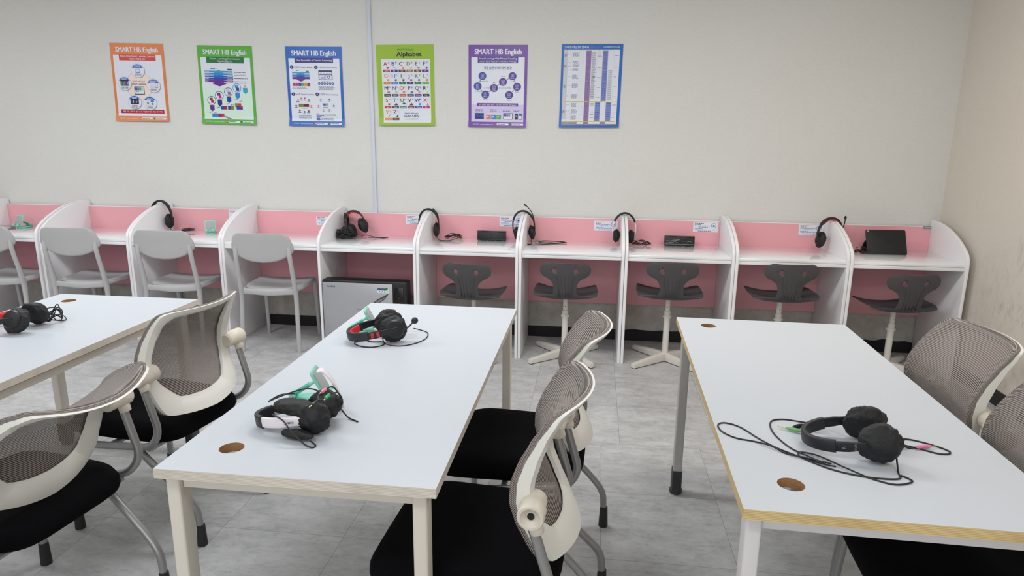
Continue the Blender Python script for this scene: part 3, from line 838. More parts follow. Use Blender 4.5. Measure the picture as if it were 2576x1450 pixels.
p.circ(264, 52, 9, 'grey', 4); p.circ(264, 52, 8, 'white', 5); p.circ(264, 76, 9, 'grey', 4); p.circ(264, 76, 8, 'white', 5)
p.build('blue framed timetable poster full of small table cells, rightmost on the wall')

# ------------------------------------------------------------------ white work tables
HT = 0.7354
def work_table(M, wd, ln, label, holes, edge, metal, back_legs, front=True):
    """local: x 0..wd, y 0..-ln (towards the viewer), origin at the far left corner on the floor"""
    t = thing('work_table', label, 'table', 'white work tables', M)
    z0, z1 = HT - .025, HT
    bm = bmesh.new()
    def loop(pts, z): return [bm.verts.new((x, y, z)) for x, y in pts]
    out = [(0, 0), (wd, 0), (wd, -ln), (0, -ln)]
    rings = [out] + [[(cx + .031 * cos(2 * pi * k / 32), cy + .031 * sin(2 * pi * k / 32)) for k in range(32)] for cx, cy in holes]
    mid = {}
    for z, mi in ((z1, 0), (z0, 0)):
        es = []
        for ri, rg in enumerate(rings):
            vs = loop(rg, z); mid[(ri, z)] = vs
            es += [bm.edges.new((vs[i], vs[(i + 1) % len(vs)])) for i in range(len(vs))]
        r = bmesh.ops.triangle_fill(bm, use_beauty=True, use_dissolve=False, edges=es)
        for g in r['geom']:
            if isinstance(g, bmesh.types.BMFace): g.material_index = 0
    for ri, rg in enumerate(rings):
        a, b2 = mid[(ri, z1)], mid[(ri, z0)]
        for i in range(len(a)):
            j = (i + 1) % len(a)
            fc = bm.faces.new((a[i], a[j], b2[j], b2[i]))
            fc.material_index = 1 if ri == 0 else 2
    bmesh.ops.recalc_face_normals(bm, faces=bm.faces[:])
    me = bpy.data.meshes.new('tabletop'); bm.to_mesh(me); bm.free()
    for mm in ('table_white', edge, 'particle'): me.materials.append(MATS[mm])
    top = bpy.data.objects.new('tabletop', me); COL.objects.link(top); top.parent = t
    # steel frame under the top
    fr = MB()
    fr.box(.049, wd - .065, -ln + .036, -ln + .066, z0 - .040, z0 - .001, bev=.002)
    fr.box(.05, wd - .05, back_legs + .0, back_legs + .03, z0 - .032, z0 - .001, bev=.002)
    fr.box(.022, .047, -ln + .10, -.06, z0 - .040, z0 - .001, bev=.002)
    fr.box(wd - .047, wd - .022, -ln + .10, -.06, z0 - .040, z0 - .001, bev=.002)
    fr.build('frame', metal, t)
    dx = .036
    for x in (.012, wd - .028 - dx):
        if front:
            m = MB().prism(rrect(dx, .050, .006, 3, x + dx / 2, -ln + .047), .012, z0 - .0005, 'z')
            lg = m.build('leg', metal, t)
            MB().prism(rrect(dx + .003, .053, .006, 3, x + dx / 2, -ln + .047), .0, .03, 'z').build('foot', 'boot', lg)
    for x in (.004, wd - .004 - dx):
        m = MB().prism(rrect(dx, .05, .004, 3, x + dx / 2, back_legs + .025), .09, z0 - .0005, 'z')
        lg = m.build('leg', 'metal_white_shade' if metal == 'metal_white' else metal, t)  # back legs of the white frame: their shade is put into a greyer colour
        f = MB()
        f.prism(rrect(dx + .005, .056, .004, 3, x + dx / 2, back_legs + .025), .02, .112, 'z')
        for q in range(5):
            f.box(x - .002 + q * .0085, x + .002 + q * .0085, back_legs - .006, back_legs - .001, .024, .108, bev=.0008)
        f.lathe([(.024, 0), (.027, .004), (.027, .018), (.02, .024)], 0, Matrix.Translation((x + dx / 2, back_legs + .025, 0)), 24)
        f.build('foot', 'boot', lg)
    return t
T1M = place(-2.3083, -1.4970, 0, .0064)
T2M = place(-0.7611, -1.4276, 0, .0018)
T3M = place(0.6550, -1.4574, 0, -.0203)
work_table(T1M, .7132, 1.62, 'white work table cut by the left edge, with a red and black headset on it', [(.136, -.12), (.136, -1.49)], 'ply_edge', 'metal_cream', -.145)
work_table(T2M, .6959, 1.633, 'white work table in the middle with two mint phone holders on it', [(.128, -.131), (.130, -1.504)], 'ply_edge', 'metal_cream', -.195)
work_table(T3M, .7092, 1.592, 'white work table on the right with a yellowish plywood front edge and one black headset', [(.122, -.118), (.130, -1.463)], 'ply_edge_yellow', 'metal_white', -.245)

# ------------------------------------------------------------------ mesh back chairs
HZ = 0.675            # height of the back pivots; local origin below their axis, +y is forward
def back_y(x, h):
    """front surface of the back, relative to the pivot (y forward)"""
    pts = [(-.20, -.008), (-.15, .008), (-.10, .026), (-.05, .044), (0, .056), (.05, .055), (.10, .040), (.15, .017), (.20, -.010), (.24, -.030)]
    h = max(-.20, min(.24, h))
    for (a, p), (b2, q) in zip(pts, pts[1:]):
        if h <= b2:
            t = (h - a) / (b2 - a); t = t * t * (3 - 2 * t) * .35 + t * .65
            y = p + (q - p) * t; break
    return y - (.032 + .050 * min(1, abs(h) / .22) ** 1.5) * (1 - min(1, (x / .23) ** 2))
def outline(inset_top, inset_side, inset_bot, n=96, inner=False):
    """closed outline of the back in (x, h)"""
    pts = []
    ctl = [(-.20 + 0, -.165), (0, -.188), (.20, -.165)]
    if inner: raw = [(0, .200), (.10, .199), (.150, .196), (.172, .180), (.178, .15), (.184, .08), (.186, .02), (.180, -.03), (.158, -.075), (.128, -.112), (.108, -.124), (.06, -.131), (0, -.134)]
    else: raw = [(0, .226), (.12, .225), (.186, .221), (.207, .202), (.215, .16), (.222, .08), (.225, .0), (.221, -.06), (.212, -.115), (.202, -.152), (.182, -.170), (.10, -.181), (0, -.186)]
    half = cat_rom([(x, h, 0) for x, h in raw], 5)
    right = [(v.x, v.y) for v in half]
    left = [(-x, h) for x, h in right[::-1]][1:-1]
    return right + left
def make_mesh_chair(label):
    t = thing('mesh_back_chair', label, 'chair', 'mesh back chairs around the work tables')
    # seat pad
    def sw(y): return 1
    m = MB()
    N, rings = 44, []
    def plan(k, s):
        a = 2 * pi * k / N
        c, sn = cos(a), sin(a)
        ex = .36
        px = .224 * (abs(c) ** ex) * (1 if c > 0 else -1)
        py = .255 * (abs(sn) ** (.42 if sn < 0 else .5)) * (1 if sn > 0 else -1)
        px *= 1 + .06 * (py / .255)
        return px * s, .195 + py * s
    levels = [(0.0, .462, 0), (.35, .463, 0), (.65, .464, 0), (.85, .463, 0), (.95, .456, 0), (1.0, .440, 0), (1.005, .420, 0), (.985, .403, 0), (.93, .392, 0), (.8, .388, 0), (0.4, .388, 0), (0, .388, 0)]
    vs, fs = [], []
    for s, z, _ in levels:
        for k in range(N):
            x, y = plan(k, max(s, .002))
            front = max(0, (y - .30) / .15)
            zz = z - .022 * front * front + (.010 * (x / .23) ** 2 if z > .45 else 0)
            vs.append((x, y, zz))
    for i in range(len(levels) - 1):
        for k in range(N):
            k2 = (k + 1) % N
            fs.append((i * N + k, i * N + k2, (i + 1) * N + k2, (i + 1) * N + k))
    m.add(vs, fs)
    m.build('seat', 'seat_black', t, angle=80)
    # tubes: pivot -> down -> under the seat -> front leg
    for sx in (-1, 1):
        path = fillet([(sx * .258, 0, .650), (sx * .256, -.052, .470), (sx * .250, .00, .402), (sx * .240, .20, .378), (sx * .240, .375, .362), (sx * .244, .395, .16), (sx * .244, .395, .03)], [.10, .05, .02, .06, .04], 8)
        lg = MB().tube([V(*p) for p in path], .0135, 0, 12).build('front_leg', 'tube_grey', t)
        MB().lathe([(.0155, .085), (.0185, .01), (.0185, .002), (.014, 0)][::-1], 0, Matrix.Translation((sx * .244, .395, 0)), 18).build('foot_cap', 'rubber', lg)
        path = fillet([(sx * .224, .09, .374), (sx * .212, -.085, .205), (sx * .203, -.133, .150), (sx * .201, -.138, .03)], [.04, .06], 8)
        lg = MB().tube([V(*p) for p in path], .0130, 0, 12).build('rear_leg', 'tube_grey', t)
        MB().lathe([(.0150, .085), (.0185, .01), (.0185, .002), (.014, 0)][::-1], 0, Matrix.Translation((sx * .201, -.138, 0)), 18).build('foot_cap', 'rubber', lg)
    m = MB().tube([(-.238, .20, .378), (.238, .20, .378)], .011, 0, 10)
    m.tube([(-.240, .02, .388), (.240, .02, .388)], .011, 0, 10)
    m.build('cross_bar', 'tube_grey', t)
    return t
def make_back(t, tilt):
    """the tilting back: frame, netting and the two pivots, rotated by tilt about the pivot axis"""
    R = Matrix.Translation((0, 0, HZ)) @ Matrix.Rotation(tilt, 4, 'X')
    def fin(o): o.matrix_local = R; return o
    out, inn = outline(0, 0, 0), outline(0, 0, 0, inner=True)
    n = len(out)
    vs, fs = [], []
    for i in range(n):
        (xo, ho), (xi, hi) = out[i], inn[i]
        (xm, hm) = (xo * .5 + xi * .5, ho * .5 + hi * .5)
        dp = .013 + .027 * math.exp(-((ho - .04) / .14) ** 2) * min(1, abs(xo) / .2) ** 3 + .008 * max(0, min(1, (-ho - .06) / .08))
        vs += [(xo, back_y(xo, ho) - .006, ho), (xi, back_y(xi, hi) - .006, hi), (xi, back_y(xi, hi) - .006 - dp * .5, hi), (xm, back_y(xm, hm) - .007 - dp, hm), (xo, back_y(xo, ho) - .006 - dp * .93, ho)]
    for i in range(n):
        j = (i + 1) % n
        for q in range(5):
            fs.append((i * 5 + q, i * 5 + (q + 1) % 5, j * 5 + (q + 1) % 5, j * 5 + q))
    fin(MB().add(vs, fs).build('back_frame', 'cream', t, angle=50))
    # netting stretched over the front, with a rolled rim
    rs = [(1.0, -.012), (1.012, -.004), (1.0, .004), (.975, .007), (.94, .005), (.88, .002), (.75, 0), (.6, 0), (.45, 0), (.3, 0), (.15, 0), (.0, 0)]
    vs, fs, uv = [], [], []
    for s, off in rs:
        s = max(s, .004)
        for x, h in out:
            X, H = x * s, .02 + (h - .02) * s
            vs.append((X, back_y(X, H) + off, H)); uv.append((X, H + (off if s > .97 else 0)))
    for i in range(len(rs) - 1):
        for k in range(n):
            k2 = (k + 1) % n
            fs.append((i * n + k, i * n + k2, (i + 1) * n + k2, (i + 1) * n + k))
    m = MB().add(vs, fs); m.uv = uv
    fin(m.build('back_mesh', 'netting', t, recalc=False, angle=80))
    for sx in (-1, 1):
        A = Matrix.Rotation(radians(90), 4, 'Y') if sx > 0 else Matrix.Rotation(radians(-90), 4, 'Y')
        m = MB()
        m.lathe([(.022, .190), (.029, .197), (.029, .215), (.030, .232), (.0305, .2345), (.031, .236), (.0325, .240), (.0325, .280), (.030, .284), (.024, .284), (.021, .280), (.012, .272), (.0005, .272)], 0, A, 28)
        m.lathe([(.0085, .2722), (.0085, .2745), (.0005, .2745)], 1, A, 16)
        hb = fin(m.build('pivot_hub', ['cream_hub', 'hole_black'], t))
        c = MB().lathe([(.016, -.052), (.0175, -.05), (.0185, -.034), (.0175, -.027)], 0, Matrix.Translation((sx * .258, 0, 0)) @ Matrix.Rotation(radians(-16), 4, 'X'), 18)
        c.build('collar', 'cream_hub', hb)
        # the collar clamps the fixed tube, so it does not follow the tilt
        for ch in hb.children:
            if ch.name.startswith('collar'): ch.matrix_local = R.inverted() @ Matrix.Translation((0, 0, HZ))
def chair_M(x, y, a): return place(x, y, 0, radians(90) - a)
CH = [(-1.270, -2.783, .10, 36, 'chair at the left table leaning far back, nearest the bottom left corner'),
      (-1.255, -2.099, .151, 2, 'upright mesh chair at the left table, its back partly behind the strongly reclined chair'),
      (.169, -2.772, .05, 0, 'nearest mesh chair at the middle table, round back pivot with black screw in view'),
      (.212, -2.180, .025, 4, 'mesh chair at the far right side of the middle table, behind the nearest one'),
      (1.511, -2.081, 0.0, 6, 'mesh chair at the right table in front of the side wall, its whole back visible'),
      (1.475, -2.658, .06, 6, 'mesh chair cut by the right edge, black seat reaching under the right table')]
base_chair = None
for k, (x, y, a, tl, lab) in enumerate(CH):
    if base_chair is None:
        base_chair = make_mesh_chair(lab); base_chair.matrix_world = chair_M(x, y, a); c = base_chair
        keep = list(c.children)
    else:
        c = base_chair.copy(); COL.objects.link(c); c.matrix_world = chair_M(x, y, a); c['label'] = lab
        for ch in keep:
            q = ch.copy(); COL.objects.link(q); q.parent = c
            for g in ch.children:
                d = g.copy(); COL.objects.link(d); d.parent = q
    CH[k] = (c, tl)
for c, tl in CH:
    make_back(c, radians(tl))

# ------------------------------------------------------------------ white plastic chairs at the carrels
def make_plastic_chair(label):
    t = thing('plastic_chair', label, 'chair', 'white plastic chairs at the carrels')
    # seat: dished slab with a rolled edge
    N = 40
    def plan(k, s):
        a = 2 * pi * k / N
        c, sn = cos(a), sin(a)
        px = (.205 + .012 * sn) * (abs(c) ** .38) * (1 if c > 0 else -1)
        py = .205 * (abs(sn) ** .42) * (1 if sn > 0 else -1)
        return px * s, .035 + py * s
    vs, fs = [], []
    lv = [(0, 0), (.3, 0), (.6, .0), (.8, 0), (.93, .001), (.985, -.004), (1.0, -.014), (.985, -.03), (.93, -.034), (.9, -.02), (.6, -.018), (0, -.018)]
    for i, (s, dz) in enumerate(lv):
        for k in range(N):
            x, y = plan(k, max(s, .003))
            dish = -.020 * (1 - min(1, (x / .2) ** 2)) * (1 - max(0, y - .05) / .25 * .6)
            fr = -.02 * max(0, (y - .17) / .07) ** 2
            vs.append((x, y, .462 + dish + fr + dz))
    for i in range(len(lv) - 1):
        for k in range(N):
            k2 = (k + 1) % N
            fs.append((i * N + k, i * N + k2, (i + 1) * N + k2, (i + 1) * N + k))
    MB().add(vs, fs).build('seat', 'chair_white', t, angle=60)
    # back shell
    half = cat_rom([(0, .852, 0), (.10, .852, 0), (.160, .848, 0), (.190, .825, 0), (.205, .79, 0), (.214, .752, 0), (.210, .722, 0), (.188, .700, 0), (.15, .676, 0), (.08, .652, 0), (0, .645, 0)], 4)
    pr = [(v.x, v.y) for v in half]; pl = [(-a, b2) for a, b2 in pr[::-1]][1:-1]
    ol = pr + pl; n = len(ol)
    def by(x, z): return -.232 - .02 * (z - .75) / .1 - .030 * (1 - (x / .214) ** 2)
    vs, fs = [], []
    rs = [(1, 0, -.006), (.985, .004, -.012), (.9, .004, -.013), (.6, .004, -.012), (.3, .004, -.012), (.003, .004, -.012)]
    for side in (0, 1):
        for s, f, b2 in rs:
            for x, z in ol:
                X, Z = x * s, .752 + (z - .752) * s
                vs.append((X, by(X, Z) + (f if side == 0 else b2), Z))
    R = len(rs)
    for side in (0, 1):
        for i in range(R - 1):
            for k in range(n):
                k2 = (k + 1) % n; o = side * R * n
                fs.append((o + i * n + k, o + i * n + k2, o + (i + 1) * n + k2, o + (i + 1) * n + k))
    for k in range(n):
        k2 = (k + 1) % n
        fs.append((k, k2, R * n + k2, R * n + k))
    MB().add(vs, fs).build('backrest', 'chair_white', t, angle=60)
    for sx in (-1, 1):
        p = cat_rom([(sx * .184, -.248, .750), (sx * .186, -.246, .70), (sx * .188, -.232, .62), (sx * .190, -.207, .52), (sx * .191, -.193, .45), (sx * .193, -.188, .38), (sx * .198, -.202, .2), (sx * .203, -.215, .0)], 4)
        sc = []
        for q in p:
            z = q.z
            sc.append((.75 if z > .7 else .95 + .55 * math.exp(-((z - .44) / .09) ** 2) - .12 * (1 - z / .7), 1))
        MB().sweep(p, [(.0165 * cos(2 * pi * q / 12), .0155 * sin(2 * pi * q / 12)) for q in range(12)], 0, (1, 0, 0), sc).build('rear_leg', 'chair_white', t, angle=60)
        p = cat_rom([(sx * .188, .190, .445), (sx * .190, .205, .40), (sx * .194, .222, .2), (sx * .197, .232, .0)], 4)
        MB().tube(p, .0155, 0, 12, scale=[1.15 - .3 * (1 - q.z / .45) for q in p]).build('front_leg', 'chair_white', t, angle=60)
    m = MB()
    for sx in (-1, 1):
        m.sweep(cat_rom([(sx * .190, -.195, .438), (sx * .192, 0, .432), (sx * .188, .20, .430)], 4), rrect(.020, .026, .006, 2), 0, (1, 0, 0))
    m.sweep(cat_rom([(-.190, -.19, .432), (-.10, -.185, .425), (0, -.183, .418), (.10, -.185, .425), (.190, -.19, .432)], 4), rrect(.040, .016, .006, 2), 0, (0, 1, 0))
    m.build('seat_rail', 'chair_white', t, angle=60)
    return t
pc = make_plastic_chair('white plastic chair at the carrel left of the air purifier, its feet fully in view')
pc.matrix_world = place(-1.968, .095, 0, radians(4))
dup(pc, place(-2.684, .095, 0, radians(4)), 'white plastic chair in front of the carrel with the second mint phone holder')
dup(pc, place(-3.392, .095, 0, radians(4)), 'white plastic chair behind the far cable hole of the left table')
dup(pc, place(-4.040, .085, 0, radians(4)), 'white plastic chair cut off by the left edge of the photo')

# ------------------------------------------------------------------ grey shell stools
SH = [(.290, -.012, .160), (.283, -.004, .182), (.262, .004, .197), (.22, .010, .206), (.16, .010, .211), (.10, .008, .214), (.04, .006, .214), (.00, .005, .212), (-.02, .003, .208), (-.036, .002, .196), (-.043, .012, .130), (-.050, .016, .084), (-.062, .030, .076), (-.072, .055, .073), (-.078, .085, .073), (-.082, .110, .078), (-.086, .132, .092), (-.089, .148, .115), (-.091, .160, .140), (-.094, .175, .157), (-.097, .192, .165), (-.100, .212, .165), (-.103, .230, .158), (-.105, .245, .140), (-.106, .253, .115)]
def make_stool(label):
    t = thing('swivel_stool', label, 'stool', 'grey shell stools with white pedestals')
    z0 = .45
    nx = 20
    def P(i, k):
        y, z, wd = SH[i]
        u = -1 + 2 * k / nx
        u2 = u
        x = wd * u2
        seat = 1 if y > -.02 else max(0, 1 - (z - .008) / .03) if z < .04 else 0
        z2 = z + seat * (.030 * abs(u) ** 2.2) * (1 if y > -.02 else .55)
        y2 = y - (0 if seat > .5 else -.030 * u * u * (wd / .165))
        return V(x, y2, z0 + z2)
    rows = len(SH)
    F = [[P(i, k) for k in range(nx + 1)] for i in range(rows)]
    vs, fs = [], []
    TH = .009
    for i in range(rows):
        for k in range(nx + 1):
            du = F[i][min(k + 1, nx)] - F[i][max(k - 1, 0)]
            dv = F[min(i + 1, rows - 1)][k] - F[max(i - 1, 0)][k]
            nn = du.cross(dv)
            nn = nn.normalized() if nn.length > 1e-9 else V(0, 0, 1)
            vs.append(F[i][k]); 
            vs.append(F[i][k] + nn * TH)
    def id(i, k, s): return (i * (nx + 1) + k) * 2 + s
    for i in range(rows - 1):
        for k in range(nx):
            fs.append((id(i, k, 0), id(i, k + 1, 0), id(i + 1, k + 1, 0), id(i + 1, k, 0)))
            fs.append((id(i, k, 1), id(i + 1, k, 1), id(i + 1, k + 1, 1), id(i, k + 1, 1)))
    for i in range(rows - 1):
        for k in (0, nx): fs.append((id(i, k, 0), id(i + 1, k, 0), id(i + 1, k, 1), id(i, k, 1)))
    for k in range(nx):
        for i in (0, rows - 1): fs.append((id(i, k, 0), id(i, k + 1, 0), id(i, k + 1, 1), id(i, k, 1)))
    m = MB().add(vs, fs)
    sh = m.build('shell', 'chair_grey', t, angle=50)
    # the two finger holes
    cut = MB()
    for sx in (-1, 1):
        cut.lathe([(.0155, -.06), (.0155, .06)], 0, Matrix.Translation((sx * .070, -.09, z0 + .200)) @ Matrix.Rotation(radians(90), 4, 'X'), 24)
    co = cut.build('cutter', 'chair_grey')
    md = sh.modifiers.new('b', 'BOOLEAN'); md.operation = 'DIFFERENCE'; md.object = co; md.solver = 'EXACT'
    dg = bpy.context.evaluated_depsgraph_get(); dg.update()
    me = bpy.data.meshes.new_from_object(sh.evaluated_get(dg))
    sh.modifiers.clear(); sh.data = me
    bpy.data.objects.remove(co)
    # ribs down the waist
    rb = MB()
    for q in (-2, -1, 0, 1, 2):
        pp = []
        for i in range(10, 20):
            u = q * .30 * (1.0 if i > 13 else .95)
            y, z, wd = SH[i]
            x = .073 * u * (1 + .35 * max(0, (i - 14) / 5))
            yy = y - .0095 + .03 * (x / .165) ** 2 - (.006 if i < 13 else 0)
            pp.append(V(x, yy, z0 + z))
        rb.tube(pp, .0042, 0, 8, scale=[1 - .8 * k / 9 for k in range(10)])
    rb.build('rib', 'chair_grey', t)
    m = MB()
    m.lathe([(.055, -.014), (.055, -.004)], 0, Matrix.Translation((0, .10, z0)), 20)
    m.lathe([(.0165, -.15), (.0165, -.012)], 0, Matrix.Translation((0, .10, z0)), 20)
    for dz in (-.085, -.12): m.lathe([(.0028, .0150), (.0028, .0170)], 1, Matrix.Translation((0, .10, z0 + dz)) @ Matrix.Rotation(radians(90), 4, 'X'), 10)
    m.build('post', ['steel_white', 'hole_black'], t)
    return t
def make_pedestal(t, h):
    """fixed foot under the post: tube, collar and four arms; h = height of the shell above its model height"""
    zt = .45 + h - .115
    m = MB().lathe([(.021, .03), (.021, zt)], 0, Matrix.Translation((0, .10, 0)), 22)
    m.lathe([(.0235, zt - .05), (.0235, zt - .028)], 0, Matrix.Translation((0, .10, 0)), 22)
    m.box(-.028, .028, .09, .11, zt - .046, zt - .033, 0, bev=.002)
    m.build('pedestal_tube', 'steel_white', t)
    for q in range(4):
        M = Matrix.Translation((0, .10, 0)) @ Matrix.Rotation(radians(q * 90 + 42), 4, 'Z')
        bm = MB().prism([(.0, .062), (.05, .060), (.30, .034), (.30, .006), (.0, .006)], -.018, .018, 'y', bev=.003, M=M)
        bm.box(.27, .296, -.014, .014, 0, .0062, 1, M=M)
        bm.build('base_arm', ['steel_white', 'boot'], t)
STO = [(-.548, -.015, -5, .677, 'grey shell stool right of the air purifier, its foot hidden by the middle table'),
       (.100, -.010, 0, .704, 'grey shell stool directly behind the far right corner of the middle table, foot in view'),
       (.790, .000, -1, .725, 'grey shell stool under the carrel with the wrapped black case'),
       (1.520, .000, 2, .738, 'grey shell stool below the red banded headset, foot hidden by the right table'),
       (2.262, .040, 7, .690, 'lowest and rightmost grey shell stool, in the carrel with the black tablet')]
st0 = None
stools = []
for x, y, rz, top, lab in STO:
    h = top - .703
    Mx = place(x, y, 0, radians(rz))
    if st0 is None:
        st0 = make_stool(lab); c = st0; keep = list(c.children)
    else:
        c = st0.copy(); COL.objects.link(c); c['label'] = lab
        for ch in keep:
            q = ch.copy(); COL.objects.link(q); q.parent = c
    c.matrix_world = Mx
    stools.append((c, h))
for c, h in stools:
    for ch in c.children: ch.location = (0, 0, h)
for c, h in stools: make_pedestal(c, h)

# ------------------------------------------------------------------ air purifier
t = thing('air_purifier', 'silver fronted black air purifier standing on the floor under a carrel', 'air purifier', loc=(-1.300, -.006, 0))
MB().box(-.305, .305, .012, .115, .012, .508, 0, bev=.010, seg=3).build('housing', 'base_black', t)
m = MB().box(-.300, .205, 0.0, .0115, .015, .492, 0, bev=.004)
lettering(m, 'CAIRS', .019, lambda x, y: V(-.238 + x, -.0006, .458 + y), 'C', 1, .01, .064)
def blade(pts, mi, y): m.add([V(a, y, b2) for a, b2 in pts], [tuple(range(len(pts)))], mi)
blade([(.02, .30), (.05, .345), (.10, .385), (.182, .430), (.150, .385), (.10, .350), (.055, .315)], 2, -.0006)
blade([(.026, .305), (.06, .345), (.11, .380), (.160, .404), (.11, .362), (.06, .322)], 3, -.0010)
m.tube([V(-.27, -.0004, .12), V(-.13, -.0004, .165), V(-.02, -.0004, .25), V(.03, -.0004, .31)], .0007, 2, 6)
m.box(-.06, .012, -.0008, -.0002, .3035, .3050, 2)
front = m.build('front_panel', ['silver_face', 'ink_slate', 'dark_grey', 'mid_grey'], t)
m = MB().prism(rrect(.086, .034, .005, 3, .138, .446), -.0012, -.0004, 'y', 0)
m.prism(rrect(.056, .014, .004, 3, .126, .456), -.0018, -.0013, 'y', 1)
for k in range(4): m.prism([(.108 + k * .018, .434), (.113 + k * .018, .434), (.119 + k * .018, .444), (.114 + k * .018, .444)], -.0018, -.0013, 'y', 2)
m.prism([(.142, .455), (.158, .467), (.176, .462), (.166, .450), (.150, .447)], -.0024, -.0019, 'y', 3)
m.build('energy_sticker', ['ink_white', 'ink_slate', 'ink_indigo', 'ink_dgreen'], t, smooth=False)['label'] = 'white sticker with green leaf and blue marks'
m = MB().box(.214, .282, .006, .0115, .030, .470, 0, bev=.002)
for k in range(8): m.lathe([(.0022, 0), (.0022, .001)], 1, Matrix.Translation((.248, .0058, .395 - k * .018)) @ Matrix.Rotation(radians(90), 4, 'X'), 10)
m.build('control_strip', ['hs_gloss', 'ink_ochre'], t)

# ------------------------------------------------------------------ phone holders
def phone_holder(label, M, lean=38, rise=0.0):
    t = thing('phone_holder', label, 'phone holder', 'mint green phone holders', M)
    m = MB().prism(rrect(.070, .095, .012, 4), .0, .008, 'z', 0, bev=.002)
    m.build('base', 'mint', t)
    m = MB().lathe([(.0095, -.024), (.0095, .024)], 0, Matrix.Translation((0, -.040, .016)) @ Matrix.Rotation(radians(90), 4, 'Y'), 16)
    m.lathe([(.0070, -.0255), (.0070, .0255)], 1, Matrix.Translation((0, -.040, .016)) @ Matrix.Rotation(radians(90), 4, 'Y'), 16)
    m.build('hinge', ['mint', 'pad_grey'], t)
    a, b2 = V(0, -.038, .018), V(0, .030, .078 + rise)
    m = MB().sweep([a, a.lerp(b2, .68)], rrect(.012, .020, .004, 3), 0, (1, 0, 0))
    m.sweep([a.lerp(b2, .66), b2], rrect(.009, .013, .003, 3), 1, (1, 0, 0))
    m.ball(b2, (.010, .010, .010), 1, 14)
    m.build('arm', ['mint_metal', 'mint'], t)
    R = Matrix.Translation(b2 + V(0, .010, .0)) @ Matrix.Rotation(radians(lean), 4, 'X')
    m = MB().prism(rrect(.076, .086, .012, 5), -.003, .005, 'y', 0, bev=.002, M=R)
    for sx in (-1, 1): m.box(sx * .024 - .008, sx * .024 + .008, .004, .026, -.046, -.040, 0, bev=.002, M=R); m.box(sx * .024 - .008, sx * .024 + .008, .021, .026, -.042, -.030, 0, bev=.002, M=R)
    cr = m.build('cradle', 'mint', t)
    MB().prism(rrect(.066, .074, .009, 5), .0052, .0068, 'y', 0, bev=.0004, M=R).build('grip_pad', 'pad_grey', cr)
    return t
phone_holder('mint phone holder behind the red banded headset on the middle table', place(-.650, -1.890, HT, radians(-80)), 27, -.018)
phone_holder('mint phone holder behind the white armed headset on the middle table', place(-.571, -2.596, HT, radians(-80)), 27, -.018)
phone_holder('mint phone holder on the carrel cut by the left photo edge', place(-4.235, .425, .750, radians(172)), 22, -.022)
phone_holder('mint phone holder on the carrel behind the third white chair from the left', place(-2.640, .405, .750, radians(205)), 22, -.020)

